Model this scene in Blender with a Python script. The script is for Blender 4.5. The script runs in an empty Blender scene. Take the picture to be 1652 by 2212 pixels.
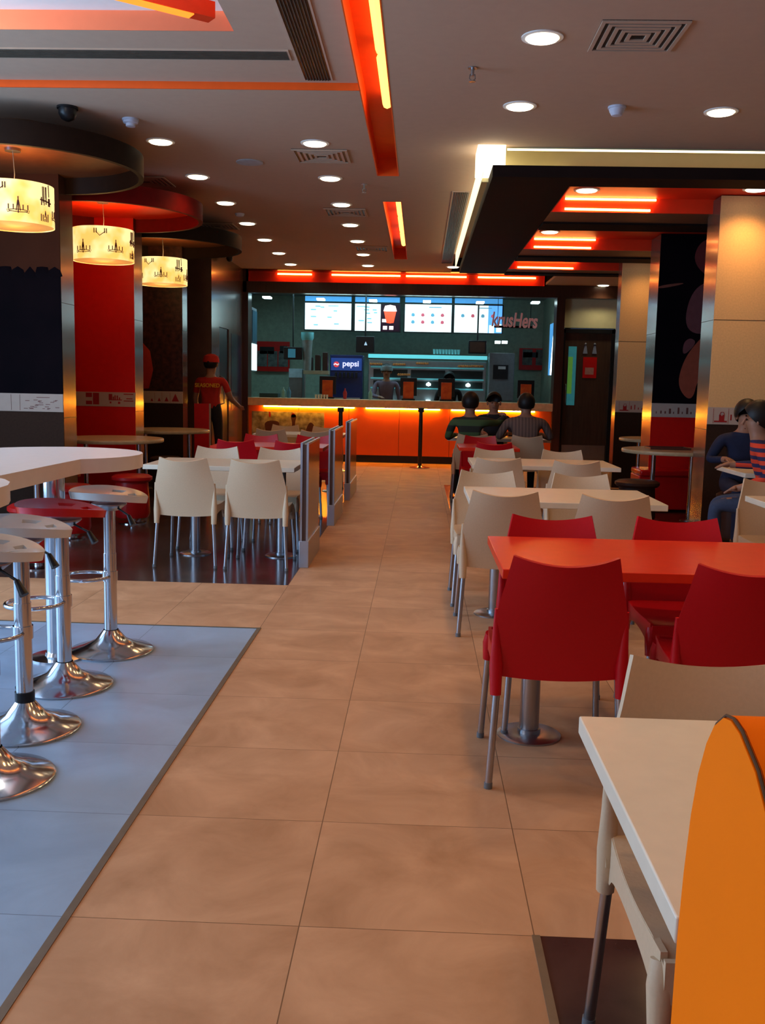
import bpy, bmesh, math, random
from mathutils import Vector, Matrix
random.seed(7)
C = bpy.context.scene.collection
S = bpy.context.scene
PI = math.pi

# ------------------------------------------------------------------ camera
FPX, CAMH = 2085.0, 1.35
pitch, yaw, roll = math.radians(7.45), math.radians(2.08), math.atan(0.021)
fwd = Vector((-math.sin(yaw)*math.cos(pitch), math.cos(yaw)*math.cos(pitch), -math.sin(pitch)))
r0 = Vector((math.cos(yaw), math.sin(yaw), 0)); u0 = r0.cross(fwd)
RT = math.cos(roll)*r0 + math.sin(roll)*u0
UP = -math.sin(roll)*r0 + math.cos(roll)*u0
cam_d = bpy.data.cameras.new('camera'); cam = bpy.data.objects.new('camera', cam_d); C.objects.link(cam)
m = Matrix((RT, UP, -fwd)).transposed().to_4x4(); m.translation = (0, 0, CAMH); cam.matrix_world = m
cam_d.sensor_fit = 'HORIZONTAL'; cam_d.sensor_width = 36; cam_d.lens = 36*FPX/1652
cam_d.clip_start = 0.05; cam_d.clip_end = 100
S.camera = cam

# ------------------------------------------------------------------ world, exposure
w = bpy.data.worlds.new('world'); S.world = w; w.use_nodes = True
w.node_tree.nodes['Background'].inputs[0].default_value = (0.25, 0.35, 0.6, 1)
w.node_tree.nodes['Background'].inputs[1].default_value = 0.15
S.view_settings.view_transform = 'Standard'; S.view_settings.look = 'None'
S.view_settings.exposure = -0.36; S.view_settings.gamma = 1; S.view_settings.use_curve_mapping = False

def light(kind, name, loc, energy, color, rot=(0, 0, 0), **kw):
    d = bpy.data.lights.new(name, kind); d.energy = energy; d.color = color
    for k, v in kw.items(): setattr(d, k, v)
    o = bpy.data.objects.new(name, d); o.location = loc; o.rotation_euler = rot; C.objects.link(o)
    return o
WARM = (1.0, 0.54, 0.19); DAY = (0.40, 0.66, 1.0); TEAL = (0.42, 0.88, 1.0)
# daylight through the left shop window and the shop front behind the camera
light('AREA', 'daylight_left', (-5.62, 4.3, 1.75), 430, DAY, (0, -PI/2, 0), shape='RECTANGLE', size=2.6, size_y=3.8)
light('AREA', 'daylight_front', (-1.6, -3.1, 1.9), 24, (0.75, 0.75, 0.95), (PI/2, 0, 0), shape='RECTANGLE', size=6.5, size_y=2.6)
light('AREA', 'daylight_side', (-5.62, -0.2, 1.8), 95, (0.85, 0.88, 1.0), (0, -PI/2, 0), shape='RECTANGLE', size=2.4, size_y=3.0)
# counter kitchen lights
light('AREA', 'kitchen_light', (-1.2, 18.3, 3.05), 55, TEAL, (0, 0, 0), shape='RECTANGLE', size=4.0, size_y=0.5)
light('AREA', 'kitchen_back_light', (-0.4, 19.5, 1.95), 12, TEAL, (0, 0, 0), shape='RECTANGLE', size=3.6, size_y=0.1)

# ------------------------------------------------------------------ pixel ray to world (depth known)
def at(px, py, y):
    v = fwd*FPX + RT*(px-826) - UP*(py-1106)
    t = y/v.y
    return Vector((0, 0, CAMH)) + v*t

# ------------------------------------------------------------------ materials
MATS = {}
def mat(name, col, rough=0.5, metal=0.0, emit=None, es=0.0, var=0.10, scale=14.0, coat=0.0, spec=0.28, bump=0.0, col2=None, stretch=None):
    if name in MATS: return MATS[name]
    M = bpy.data.materials.new(name); M.use_nodes = True; MATS[name] = M
    nt = M.node_tree; N = nt.nodes; L = nt.links; b = N['Principled BSDF']
    b.inputs['Roughness'].default_value = rough; b.inputs['Metallic'].default_value = metal
    b.inputs['Coat Weight'].default_value = coat; b.inputs['Coat Roughness'].default_value = 0.12
    b.inputs['Specular IOR Level'].default_value = spec
    tc = N.new('ShaderNodeTexCoord'); no = N.new('ShaderNodeTexNoise'); no.inputs['Scale'].default_value = scale
    no.inputs['Detail'].default_value = 4
    if stretch:
        mp = N.new('ShaderNodeMapping'); mp.inputs['Scale'].default_value = stretch
        L.new(tc.outputs['Object'], mp.inputs[0]); L.new(mp.outputs[0], no.inputs['Vector'])
    else: L.new(tc.outputs['Object'], no.inputs['Vector'])
    r = N.new('ShaderNodeValToRGB'); L.new(no.outputs['Fac'], r.inputs[0])
    c2 = col2 or tuple(c*(1-2*var) for c in col)
    r.color_ramp.elements[0].position = 0.3; r.color_ramp.elements[1].position = 0.7
    r.color_ramp.elements[0].color = (*c2, 1); r.color_ramp.elements[1].color = (*col, 1)
    L.new(r.outputs[0], b.inputs['Base Color'])
    if bump:
        bp = N.new('ShaderNodeBump'); bp.inputs['Strength'].default_value = bump; bp.inputs['Distance'].default_value = 0.004
        L.new(no.outputs['Fac'], bp.inputs['Height']); L.new(bp.outputs[0], b.inputs['Normal'])
    if emit:
        b.inputs['Emission Color'].default_value = (*emit, 1); b.inputs['Emission Strength'].default_value = es
    return M

def floor_mat(name, c1, c2, rough, x0=-0.27, y0=2.26, p=0.588, joint=0.55, coat=0.0, spec=0.1):
    M = bpy.data.materials.new(name); M.use_nodes = True; MATS[name] = M
    nt = M.node_tree; N = nt.nodes; L = nt.links; b = N['Principled BSDF']
    b.inputs['Coat Weight'].default_value = coat; b.inputs['Coat Roughness'].default_value = 0.1
    b.inputs['Specular IOR Level'].default_value = spec
    g = N.new('ShaderNodeNewGeometry'); sp = N.new('ShaderNodeSeparateXYZ'); L.new(g.outputs['Position'], sp.inputs[0])
    def line(out, o, wd):
        a = N.new('ShaderNodeMath'); a.operation = 'SUBTRACT'; L.new(out, a.inputs[0]); a.inputs[1].default_value = o
        d = N.new('ShaderNodeMath'); d.operation = 'DIVIDE'; L.new(a.outputs[0], d.inputs[0]); d.inputs[1].default_value = p
        pp = N.new('ShaderNodeMath'); pp.operation = 'PINGPONG'; L.new(d.outputs[0], pp.inputs[0]); pp.inputs[1].default_value = 0.5
        lt = N.new('ShaderNodeMath'); lt.operation = 'LESS_THAN'; L.new(pp.outputs[0], lt.inputs[0]); lt.inputs[1].default_value = wd/p
        fl = N.new('ShaderNodeMath'); fl.operation = 'FLOOR'; L.new(d.outputs[0], fl.inputs[0])
        return lt.outputs[0], fl.outputs[0]
    lx, fx = line(sp.outputs['X'], x0, 0.0015); ly, fy = line(sp.outputs['Y'], y0, 0.0013)
    mx = N.new('ShaderNodeMath'); mx.operation = 'MAXIMUM'; L.new(lx, mx.inputs[0]); L.new(ly, mx.inputs[1])
    cv = N.new('ShaderNodeCombineXYZ'); L.new(fx, cv.inputs[0]); L.new(fy, cv.inputs[1])
    wn = N.new('ShaderNodeTexWhiteNoise'); wn.noise_dimensions = '2D'; L.new(cv.outputs[0], wn.inputs['Vector'])
    ad = N.new('ShaderNodeVectorMath'); ad.operation = 'ADD'
    sc = N.new('ShaderNodeVectorMath'); sc.operation = 'SCALE'; sc.inputs['Scale'].default_value = 7.0
    L.new(wn.outputs['Color'], sc.inputs[0]); L.new(sc.outputs[0], ad.inputs[0]); L.new(g.outputs['Position'], ad.inputs[1])
    no = N.new('ShaderNodeTexNoise'); no.inputs['Scale'].default_value = 3.2; no.inputs['Detail'].default_value = 6
    no.inputs['Roughness'].default_value = 0.6; no.inputs['Distortion'].default_value = 0.6; L.new(ad.outputs[0], no.inputs['Vector'])
    r = N.new('ShaderNodeValToRGB'); L.new(no.outputs['Fac'], r.inputs[0])
    r.color_ramp.elements[0].position = 0.32; r.color_ramp.elements[1].position = 0.68
    r.color_ramp.elements[0].color = (*c2, 1); r.color_ramp.elements[1].color = (*c1, 1)
    mi = N.new('ShaderNodeMixRGB'); mi.inputs[2].default_value = (*[c*(1-joint) for c in c2], 1)
    L.new(mx.outputs[0], mi.inputs[0]); L.new(r.outputs[0], mi.inputs[1]); L.new(mi.outputs[0], b.inputs['Base Color'])
    rr = N.new('ShaderNodeMapRange'); L.new(no.outputs['Fac'], rr.inputs[0]); rr.inputs[3].default_value = rough-0.06; rr.inputs[4].default_value = rough+0.08
    L.new(rr.outputs[0], b.inputs['Roughness'])
    return M

F_BEIGE = floor_mat('beige_tile', (0.58, 0.33, 0.18), (0.40, 0.21, 0.105), 0.50)
F_GREY = floor_mat('grey_tile', (0.30, 0.41, 0.54), (0.23, 0.32, 0.43), 0.36, spec=0.5)
F_BROWN = floor_mat('brown_tile', (0.070, 0.036, 0.028), (0.042, 0.022, 0.018), 0.16, joint=0.3, spec=0.5)
CEIL = mat('ceiling_paint', (0.52, 0.37, 0.27), 0.85, var=0.02)
WALLP = mat('wall_paint', (0.42, 0.36, 0.28), 0.8, var=0.03)
WOOD = mat('dark_wood', (0.065, 0.024, 0.014), 0.30, var=0.15, scale=5, stretch=(6, 6, 0.6), coat=0.15)
LAM = mat('brown_laminate', (0.115, 0.062, 0.046), 0.24, var=0.08, scale=6, coat=0.35)
DKWOOD = mat('espresso_panel', (0.013, 0.006, 0.005), 0.8, var=0.1, scale=5, spec=0.1)
TAN = mat('tan_panel', (0.23, 0.12, 0.06), 0.5, var=0.08)
BEIGEP = mat('beige_panel', (0.72, 0.44, 0.19), 0.55, var=0.06, scale=60)
REDP = mat('red_panel', (0.62, 0.008, 0.005), 0.38, var=0.05)
REDC = mat('red_coffer', (0.85, 0.045, 0.010), 0.45, var=0.03)
ORNG = mat('orange_paint', (0.95, 0.11, 0.008), 0.45, var=0.03)
SALM = mat('salmon_paint', (0.85, 0.22, 0.10), 0.6, var=0.02)
WHITEC = mat('white_plaster', (0.85, 0.85, 0.82), 0.8, var=0.02)
CREAM = mat('cream_plastic', (0.60, 0.435, 0.28), 0.42, var=0.03, scale=120, bump=0.12)
REDPL = mat('red_plastic', (0.50, 0.004, 0.010), 0.36, var=0.03, scale=120, bump=0.12)
CREAMT = mat('cream_table', (0.72, 0.64, 0.50), 0.30, var=0.03, scale=20)
REDT = mat('red_table', (0.72, 0.035, 0.012), 0.26, var=0.03, scale=20)
WHT = mat('white_laminate', (0.78, 0.73, 0.70), 0.32, var=0.02, scale=20)
STOOLW = mat('white_gloss_plastic', (0.74, 0.72, 0.66), 0.22, var=0.02)
STOOLR = mat('red_gloss_plastic', (0.60, 0.008, 0.008), 0.22, var=0.02)
CHROME = mat('chrome', (0.62, 0.64, 0.68), 0.14, 1.0, var=0.02)
STEEL = mat('brushed_steel', (0.42, 0.43, 0.46), 0.30, 1.0, var=0.05)
ALU = mat('aluminium', (0.48, 0.52, 0.60), 0.35, 0.8, var=0.04)
BLACK = mat('black_plastic', (0.012, 0.012, 0.014), 0.35, var=0.1)
GREYP = mat('grey_plastic', (0.16, 0.17, 0.18), 0.4)
ORSEAT = mat('orange_vinyl', (1.0, 0.19, 0.002), 0.6, spec=0.05, var=0.03, scale=3)
EDGE = mat('dark_edging', (0.08, 0.035, 0.01), 0.5)
PAPER = mat('printed_paper', (0.44, 0.35, 0.29), 0.7, var=0.03, spec=0.08)
REDDK = mat('dark_red_vinyl', (0.34, 0.005, 0.005), 0.35, var=0.03)
PRINT = mat('brown_print', (0.16, 0.05, 0.04), 0.6)
PRINTR = mat('red_print', (0.33, 0.01, 0.01), 0.6)
GOLD = mat('yellow_print', (0.75, 0.42, 0.03), 0.6)
KWALL = mat('kitchen_wall', (0.34, 0.40, 0.31), 0.5)
SKIN = mat('skin', (0.32, 0.16, 0.10), 0.5)
HAIR = mat('black_hair', (0.008, 0.007, 0.007), 0.5)
NAVY = mat('navy_cloth', (0.012, 0.018, 0.05), 0.85)
JEANS = mat('jeans', (0.035, 0.055, 0.11), 0.85, scale=60)
DARKC = mat('dark_cloth', (0.015, 0.014, 0.018), 0.85)
REDCL = mat('red_cloth', (0.45, 0.02, 0.012), 0.8)
def em(name, col, s): return mat(name, tuple(min(1, c) for c in col), 0.5, emit=col, es=s)
E_DOWN = em('lamp_glow', (1.0, 0.84, 0.58), 6.5)
E_KIT = em('cold_lamp_glow', (0.70, 0.97, 1.0), 10)
E_YEL = em('yellow_tube', (1.0, 0.45, 0.08), 16)
E_COF = em('coffer_tube', (1.0, 0.52, 0.12), 20)
E_SLOT = em('slot_tube', (1.0, 0.58, 0.12), 3.4)
E_ORT = em('orange_tube', (1.0, 0.40, 0.06), 22)
E_COVE = em('cove_tube', (1.0, 0.78, 0.42), 6)
E_SCR = em('menu_screen', (0.84, 1.0, 0.97), 1.25)
E_SCRB = em('menu_screen_blue', (0.10, 0.35, 0.85), 1.6)
E_BLUE = em('blue_light_panel', (0.08, 0.35, 0.75), 1.0)
E_PANEL = em('white_light_panel', (0.62, 0.95, 0.95), 2.2)

def stripes(name, a, b, freq, ax='Z', rough=0.85, thr=0.0):
    M = bpy.data.materials.new(name); M.use_nodes = True; N = M.node_tree.nodes; L = M.node_tree.links
    bs = N['Principled BSDF']; bs.inputs['Roughness'].default_value = rough
    tc = N.new('ShaderNodeTexCoord'); sp = N.new('ShaderNodeSeparateXYZ'); L.new(tc.outputs['Object'], sp.inputs[0])
    mu = N.new('ShaderNodeMath'); mu.operation = 'MULTIPLY'; L.new(sp.outputs[ax], mu.inputs[0]); mu.inputs[1].default_value = freq
    si = N.new('ShaderNodeMath'); si.operation = 'SINE'; L.new(mu.outputs[0], si.inputs[0])
    gt = N.new('ShaderNodeMath'); gt.operation = 'GREATER_THAN'; L.new(si.outputs[0], gt.inputs[0]); gt.inputs[1].default_value = thr
    mx = N.new('ShaderNodeMixRGB'); L.new(gt.outputs[0], mx.inputs[0]); mx.inputs[1].default_value = (*a, 1); mx.inputs[2].default_value = (*b, 1)
    L.new(mx.outputs[0], bs.inputs['Base Color']); return M

def shade_mat():
    # translucent fabric shade lit by the bulb inside
    M = bpy.data.materials.new('shade_fabric'); M.use_nodes = True; N = M.node_tree.nodes; L = M.node_tree.links
    b = N['Principled BSDF']; tc = N.new('ShaderNodeTexCoord'); no = N.new('ShaderNodeTexNoise'); no.inputs['Scale'].default_value = 5
    L.new(tc.outputs['Object'], no.inputs['Vector'])
    r = N.new('ShaderNodeValToRGB'); L.new(no.outputs['Fac'], r.inputs[0])
    r.color_ramp.elements[0].position = 0.38; r.color_ramp.elements[1].position = 0.55
    r.color_ramp.elements[0].color = (1.0, 0.55, 0.12, 1); r.color_ramp.elements[1].color = (1.0, 0.80, 0.34, 1)
    L.new(r.outputs[0], b.inputs['Base Color']); L.new(r.outputs[0], b.inputs['Emission Color'])
    b.inputs['Emission Strength'].default_value = 1.5; b.inputs['Roughness'].default_value = 0.8
    return M
SHADE = shade_mat()
SHADEB = em('shade_diffuser', (0.85, 0.40, 0.10), 0.8)

def smooth_poly(p, k=3):
    for _ in range(k):
        q = []
        for i in range(len(p)):
            (a, b), (c, d) = p[i], p[(i+1) % len(p)]
            q += [(a*.75+c*.25, b*.75+d*.25), (a*.25+c*.75, b*.25+d*.75)]
        p = q
    return p
# ------------------------------------------------------------------ mesh helper
class MB:
    def __init__(s): s.v = []; s.f = []; s.mi = []
    def add(s, vs, fs, m=0):
        o = len(s.v); s.v += [tuple(v) for v in vs]
        for f in fs: s.f.append(tuple(i+o for i in f)); s.mi.append(m)
        return s
    def box(s, x0, x1, y0, y1, z0, z1, m=0):
        return s.add([(x0,y0,z0),(x1,y0,z0),(x1,y1,z0),(x0,y1,z0),(x0,y0,z1),(x1,y0,z1),(x1,y1,z1),(x0,y1,z1)],
                     [(0,3,2,1),(4,5,6,7),(0,1,5,4),(1,2,6,5),(2,3,7,6),(3,0,4,7)], m)
    def tube(s, pts, r, n=10, m=0, closed=False):
        pts = [Vector(p) for p in pts]; rs = r if isinstance(r, (list, tuple)) else [r]*len(pts)
        vs = []; k = len(pts); prev = None
        for i, p in enumerate(pts):
            if closed: d = pts[(i+1) % k]-pts[i-1]
            else: d = pts[min(i+1, k-1)]-pts[max(i-1, 0)]
            d.normalize()
            if prev is None:
                a = Vector((0, 0, 1)) if abs(d.z) < 0.9 else Vector((1, 0, 0)); a = (a-d*a.dot(d)).normalized()
            else: a = (prev-d*prev.dot(d)).normalized()
            prev = a; b = d.cross(a)
            for j in range(n):
                t = 2*PI*j/n; vs.append(p+(a*math.cos(t)+b*math.sin(t))*rs[i])
        fs = []
        rng = k if closed else k-1
        for i in range(rng):
            for j in range(n):
                i2 = (i+1) % k
                fs.append((i*n+j, i*n+(j+1) % n, i2*n+(j+1) % n, i2*n+j))
        if not closed: fs.append(tuple(range(n))[::-1]); fs.append(tuple((k-1)*n+j for j in range(n)))
        return s.add(vs, fs, m)
    def lathe(s, prof, cx=0, cy=0, n=32, m=0, sy=1.0):
        vs = []
        for r, z in prof:
            for j in range(n):
                t = 2*PI*j/n; vs.append((cx+r*math.cos(t), cy+sy*r*math.sin(t), z))
        fs = []
        for i in range(len(prof)-1):
            for j in range(n): fs.append((i*n+j, i*n+(j+1) % n, (i+1)*n+(j+1) % n, (i+1)*n+j))
        if prof[0] != prof[-1]: fs.append(tuple(range(n))[::-1]); fs.append(tuple((len(prof)-1)*n+j for j in range(n)))
        return s.add(vs, fs, m)
    def cyl(s, cx, cy, r, z0, z1, n=32, m=0): return s.lathe([(r, z0), (r, z1)], cx, cy, n, m)
    def prism(s, poly, z0, z1, m=0, f=None):
        # poly in (a,b); f maps (a,b,c)->xyz
        f = f or (lambda a, b, c: (a, b, c)); n = len(poly)
        vs = [f(a, b, z0) for a, b in poly]+[f(a, b, z1) for a, b in poly]
        fs = [tuple(range(n))[::-1], tuple(range(n, 2*n))]+[(i, (i+1) % n, n+(i+1) % n, n+i) for i in range(n)]
        return s.add(vs, fs, m)
    def grid(s, fn, nu, nv, m=0, th=None):
        # fn(u,v)->Vector ; th = thickness function normal offset
        P = [[Vector(fn(i/nu, j/nv)) for i in range(nu+1)] for j in range(nv+1)]
        def nrm(i, j):
            a = P[j][min(i+1, nu)]-P[j][max(i-1, 0)]; b = P[min(j+1, nv)][i]-P[max(j-1, 0)][i]
            n = a.cross(b); return n.normalized() if n.length > 1e-9 else Vector((0, 0, 1))
        W = nu+1; vs = [P[j][i] for j in range(nv+1) for i in range(W)]
        fs = [(j*W+i, j*W+i+1, (j+1)*W+i+1, (j+1)*W+i) for j in range(nv) for i in range(nu)]
        if th:
            o = len(vs); vs += [P[j][i]-nrm(i, j)*th for j in range(nv+1) for i in range(W)]
            fs += [tuple(o+k for k in f[::-1]) for f in fs]
            bd = [i for i in range(W)]+[j*W+nu for j in range(1, nv+1)]+[nv*W+i for i in range(nu-1, -1, -1)]+[j*W for j in range(nv-1, 0, -1)]
            for a, b in zip(bd, bd[1:]+bd[:1]): fs.append((b, a, a+o, b+o))
        return s.add(vs, fs, m)
    def build(s, name, mats, parent=None, smooth=40, bevel=0, loc=None):
        me = bpy.data.meshes.new(name); me.from_pydata(s.v, [], s.f)
        if not isinstance(mats, (list, tuple)): mats = [mats]
        for mm in mats: me.materials.append(mm)
        me.polygons.foreach_set('material_index', s.mi)
        bm = bmesh.new(); bm.from_mesh(me); bmesh.ops.recalc_face_normals(bm, faces=bm.faces); bm.to_mesh(me); bm.free()
        if smooth: me.shade_smooth(); me.set_sharp_from_angle(angle=math.radians(smooth))
        o = bpy.data.objects.new(name, me); C.objects.link(o)
        if parent: o.parent = parent
        if loc: o.location = loc
        if bevel:
            bv = o.modifiers.new('bevel', 'BEVEL'); bv.width = bevel; bv.segments = 2; bv.limit_method = 'ANGLE'
        return o

def thing(name, label, cat, loc=(0, 0, 0), rz=0, group=None):
    o = bpy.data.objects.new(name, None); o.empty_display_size = 0.1; C.objects.link(o)
    o.location = loc; o.rotation_euler = (0, 0, rz); o['label'] = label; o['category'] = cat
    if group: o['group'] = group
    return o
def tag(o, label, cat, group=None, loc=None):
    o['label'] = label; o['category'] = cat
    if group: o['group'] = group
    if loc: o.location = loc
    return o
def struct(mb, name, mats, **k):
    o = mb.build(name, mats, **k); o['kind'] = 'structure'; return o
def dup(root, loc, rz, label, group=None):
    def cp(o, par):
        c = o.copy(); C.objects.link(c); c.parent = par
        for ch in o.children: cp(ch, c)
        return c
    r = cp(root, None); r.location = loc; r.rotation_euler = (0, 0, rz); r['label'] = label
    if group: r['group'] = group
    return r
def textmesh(body, size, mats, parent=None, depth=0.004, name='lettering', shear=0.0, xf=None):
    cu = bpy.data.curves.new('t', 'FONT'); cu.body = body; cu.size = size; cu.extrude = depth; cu.align_x = 'CENTER'; cu.shear = shear
    cu.offset = size*0.02
    t = bpy.data.objects.new('t', cu); C.objects.link(t); bpy.context.view_layer.update()
    me = bpy.data.meshes.new_from_object(t.evaluated_get(bpy.context.evaluated_depsgraph_get()))
    bpy.data.objects.remove(t); me.transform(Matrix.Rotation(PI/2, 4, 'X'))
    me.materials.clear(); me.materials.append(mats)
    o = bpy.data.objects.new(name, me); C.objects.link(o)
    if parent: o.parent = parent
    if xf: o.location = xf
    return o

# ================================================================== STRUCTURE
H = 3.3
def quads(rects, z):
    mb = MB()
    for x0, x1, y0, y1 in rects: mb.add([(x0,y0,z),(x1,y0,z),(x1,y1,z),(x0,y1,z)], [(0,1,2,3)])
    return mb
fb = MB()
def fr(x0, x1, y0, y1, m): fb.add([(x0,y0,0),(x1,y0,0),(x1,y1,0),(x0,y1,0)], [(0,1,2,3)], m)
XL, XR = -5.5, 5.0
fr(-0.86, 0.32, -2.6, 2.26, 0); fr(-0.86, XR, 2.26, 8.9, 0); fr(0.32, XR, -2.6, 2.26, 2)
fr(XL, -0.86, -2.6, 5.2, 1); fr(XL, -0.86, 5.2, 6.376, 0); fr(XL, -0.86, 6.376, 13.4, 2)
fr(XL, -0.86, 13.4, 21.2, 0); fr(-0.86, 0.36, 8.9, 21.2, 0); fr(0.36, XR, 8.9, 13.4, 2); fr(0.36, XR, 13.4, 21.2, 0)
fb.box(XL, XR, -2.6, 21.2, -0.1, -0.001, 0)
struct(fb, 'floor', [F_BEIGE, F_GREY, F_BROWN], smooth=0)
t = MB(); t.box(-0.872, -0.850, -2.6, 5.2, 0.0, 0.003); t.box(XL, -0.850, 5.195, 5.207, 0, 0.003)
struct(t, 'trim_1', mat('brass_strip', (0.20, 0.15, 0.10), 0.45, 0.4), smooth=0)
t = MB(); t.box(0.312, 0.332, -2.6, 2.26, 0.0, 0.003); struct(t, 'trim_2', MATS['brass_strip'], smooth=0)

# walls of the shell
t = MB(); t.box(XL-0.15, XL, -2.6, -1.8, 0, 3.6); t.box(XL-0.15, XL, 1.4, 2.3, 0, 3.6); t.box(XL-0.15, XL, 6.25, 21.2, 0, 3.6)
t.box(XL-0.15, XL, 2.3, 6.25, 0, 0.35); t.box(XL-0.15, XL, 2.3, 6.25, 3.1, 3.6); t.box(XL-0.15, XL, -1.8, 1.4, 0, 0.35); t.box(XL-0.15, XL, -1.8, 1.4, 3.1, 3.6); struct(t, 'wall_left', [WALLP], smooth=0)
t = MB(); t.box(XR, XR+0.15, -2.6, 21.2, 0, 3.6); struct(t, 'wall_right', [WALLP], smooth=0)
t = MB(); t.box(XL, -5.0, -2.75, -2.6, 0, 3.6); t.box(2.0, XR, -2.75, -2.6, 0, 3.6); t.box(-5.0, 2.0, -2.75, -2.6, 3.2, 3.6)
struct(t, 'wall_front', [WALLP], smooth=0)
t = MB()
for y in (2.3, 3.6, 4.9, 6.2): t.box(XL-0.10, XL-0.04, y, y+0.05, 0.35, 3.1)
t.box(XL-0.10, XL-0.04, 2.3, 6.25, 0.35, 0.40); t.box(XL-0.10, XL-0.04, 2.3, 6.25, 3.05, 3.1)
struct(t, 'window_1', [ALU], smooth=0)
t = MB()
for x in (-5.0, -3.25, -1.5, 0.25, 1.95): t.box(x, x+0.05, -2.70, -2.64, 0, 3.2)
struct(t, 'window_2', [ALU], smooth=0)

# ceiling: flat field with the two slots, raised tray on the left, roof slab above
ce = MB()
def cq(x0, x1, y0, y1, z, m=0): ce.add([(x0,y0,z),(x1,y0,z),(x1,y1,z),(x0,y1,z)], [(0,3,2,1)], m)
SX0, SX1 = -0.45, -0.26
cq(SX1, XR, -2.6, 8.22, H); cq(SX1, 0.47, 8.22, 17.0, H)
cq(XL, SX0, 6.73, 17.0, H); cq(SX0, SX1, 9.36, 10.65, H); cq(SX0, SX1, 15.33, 17.0, H)
ZT = 3.345
cq(XL, SX0, 5.80, 6.73, ZT); cq(-1.12, SX0, -2.6, 5.80, ZT)
cq(0.47, XR, 8.22, 17.0, 3.55)
ce.box(XL-0.15, XR+0.15, -2.75, 21.3, 3.75, 3.85)
struct(ce, 'ceiling', [CEIL, WHITEC], smooth=0)
# raised white recess, orange fascia lines and lit slots
t = MB(); t.add([(XL,-2.6,3.455),(-1.12,-2.6,3.455),(-1.12,5.80,3.455),(XL,5.80,3.455)], [(0,3,2,1)])
struct(t, 'trim_3', [WHITEC], smooth=0)
t = MB(); t.box(XL, -1.12, 5.80, 5.81, ZT+0.001, 3.455); t.box(-1.12, -1.11, -2.6, 5.81, ZT+0.001, 3.455); struct(t, 'trim_4', [SALM], smooth=0)
t = MB(); t.box(XL, SX0, 6.73, 6.74, H-0.002, ZT+0.004); struct(t, 'trim_5', [ORNG], smooth=0)
def slot(n, y0, y1):
    t = MB(); d = 0.16
    t.box(SX0-0.008, SX0, y0, y1, H-0.002, H+d); t.box(SX1, SX1+0.008, y0, y1, H-0.002, H+d)
    t.box(SX0, SX1, y1, y1+0.008, H-0.002, H+d); t.box(SX0, SX1, y0, y1, H+d, H+d+0.01)
    return struct(t, n, [ORNG], smooth=0)
slot('trim_6', -2.6, 9.36); slot('trim_7', 10.65, 15.33)
def tubelight(name, pts, r, M, label, group, n=8):
    t = MB(); t.tube(pts, r, n); return tag(t.build(name, M), label, 'light tube', group)
for i, (a, b, lb) in enumerate([(3.6, 5.05, 'nearest'), (5.3, 6.2, 'second'), (6.35, 7.35, 'third')]):
    tubelight('slot_tube_light', [(SX1-0.035, a, H+0.085), (SX1-0.035, b, H+0.085)], 0.034, E_SLOT,
              'yellow glowing tube in the long orange ceiling slot, %s along it' % lb, 'tubes in the long slot')
for i, (a, b, lb) in enumerate([(10.8, 11.9, 'nearest'), (12.1, 13.1, 'middle'), (13.3, 14.3, 'farthest')]):
    tubelight('slot_tube_light', [(SX1-0.035, a, H+0.085), (SX1-0.035, b, H+0.085)], 0.034, E_SLOT,
              'yellow glowing tube in the short orange ceiling slot, %s of three' % lb, 'tubes in the short slot')
# diagonal orange light box hanging in the white recess
lb = thing('light_box', 'red and orange light box hanging in the white ceiling recess', 'ceiling light', (0, 0, 0))
a, b = at(448, 26, 5.55), at(285, -22, 5.2); a.z = 3.43; b.z = 3.43
a = Vector((-1.20, 5.58, 3.40)); b = Vector((-3.3, 4.0, 3.40)); d = (b-a).normalized(); nrm = Vector((-d.y, d.x, 0))*0.045
t = MB(); q = [a+nrm, a-nrm, b-nrm, b+nrm]; t.prism([(p.x, p.y) for p in q], 3.325, 3.41); t.build('housing', REDC, lb, smooth=0)
q = [a+d*0.12+nrm*0.8, a+d*0.12-nrm*0.8, b-nrm*0.8, b+nrm*0.8]
t = MB(); t.prism([(p.x, p.y) for p in q], 3.319, 3.326); t.build('diffuser', em('orange_glow', (1.0, 0.22, 0.02), 2.2), lb, smooth=0)

# canopy on the right: luminous cove box, dark frame, red coffers and dark beams
t = MB(); t.box(0.465, 0.475, 8.22, 14.6, 3.10, H); struct(t, 'trim_8', [em('cove_face', (1.0, 0.84, 0.50), 2.0)], smooth=0)
t = MB(); t.box(0.475, XR, 8.50, 8.51, 3.08, 3.55); t.box(0.475, XR, 8.215, 8.22, 3.29, 3.55); struct(t, 'trim_9', [mat('olive_plaster', (0.50, 0.44, 0.24), 0.8, var=0.02)], smooth=0)
tubelight('cove_tube_light', [(0.66, 8.46, 3.135), (XR-0.5, 8.46, 3.135)], 0.016, E_COVE, 'long bright cove tube lying on top of the dark canopy front', 'canopy cove tubes')
tubelight('cove_tube_light', [(0.66, 8.25, 3.292), (XR-0.5, 8.25, 3.292)], 0.012, E_COVE, 'long bright cove tube in the ceiling edge above the canopy', 'canopy cove tubes')
t = MB(); t.box(0.415, 0.64, 8.14, 8.5, 3.112, 3.297); tag(t.build('corner_light', em('corner_glow', (1.0, 0.88, 0.6), 4)), 'blown-out bright corner light above the canopy corner', 'light')
t = MB(); t.box(0.53, XR, 8.0, 8.34, 3.02, 3.11); t.box(0.53, 1.19, 8.34, 14.6, 3.02, 3.11)
tag(t.build('canopy_frame', DKWOOD, smooth=0), 'large dark brown dropped canopy frame over the right-hand seats', 'canopy')
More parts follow.
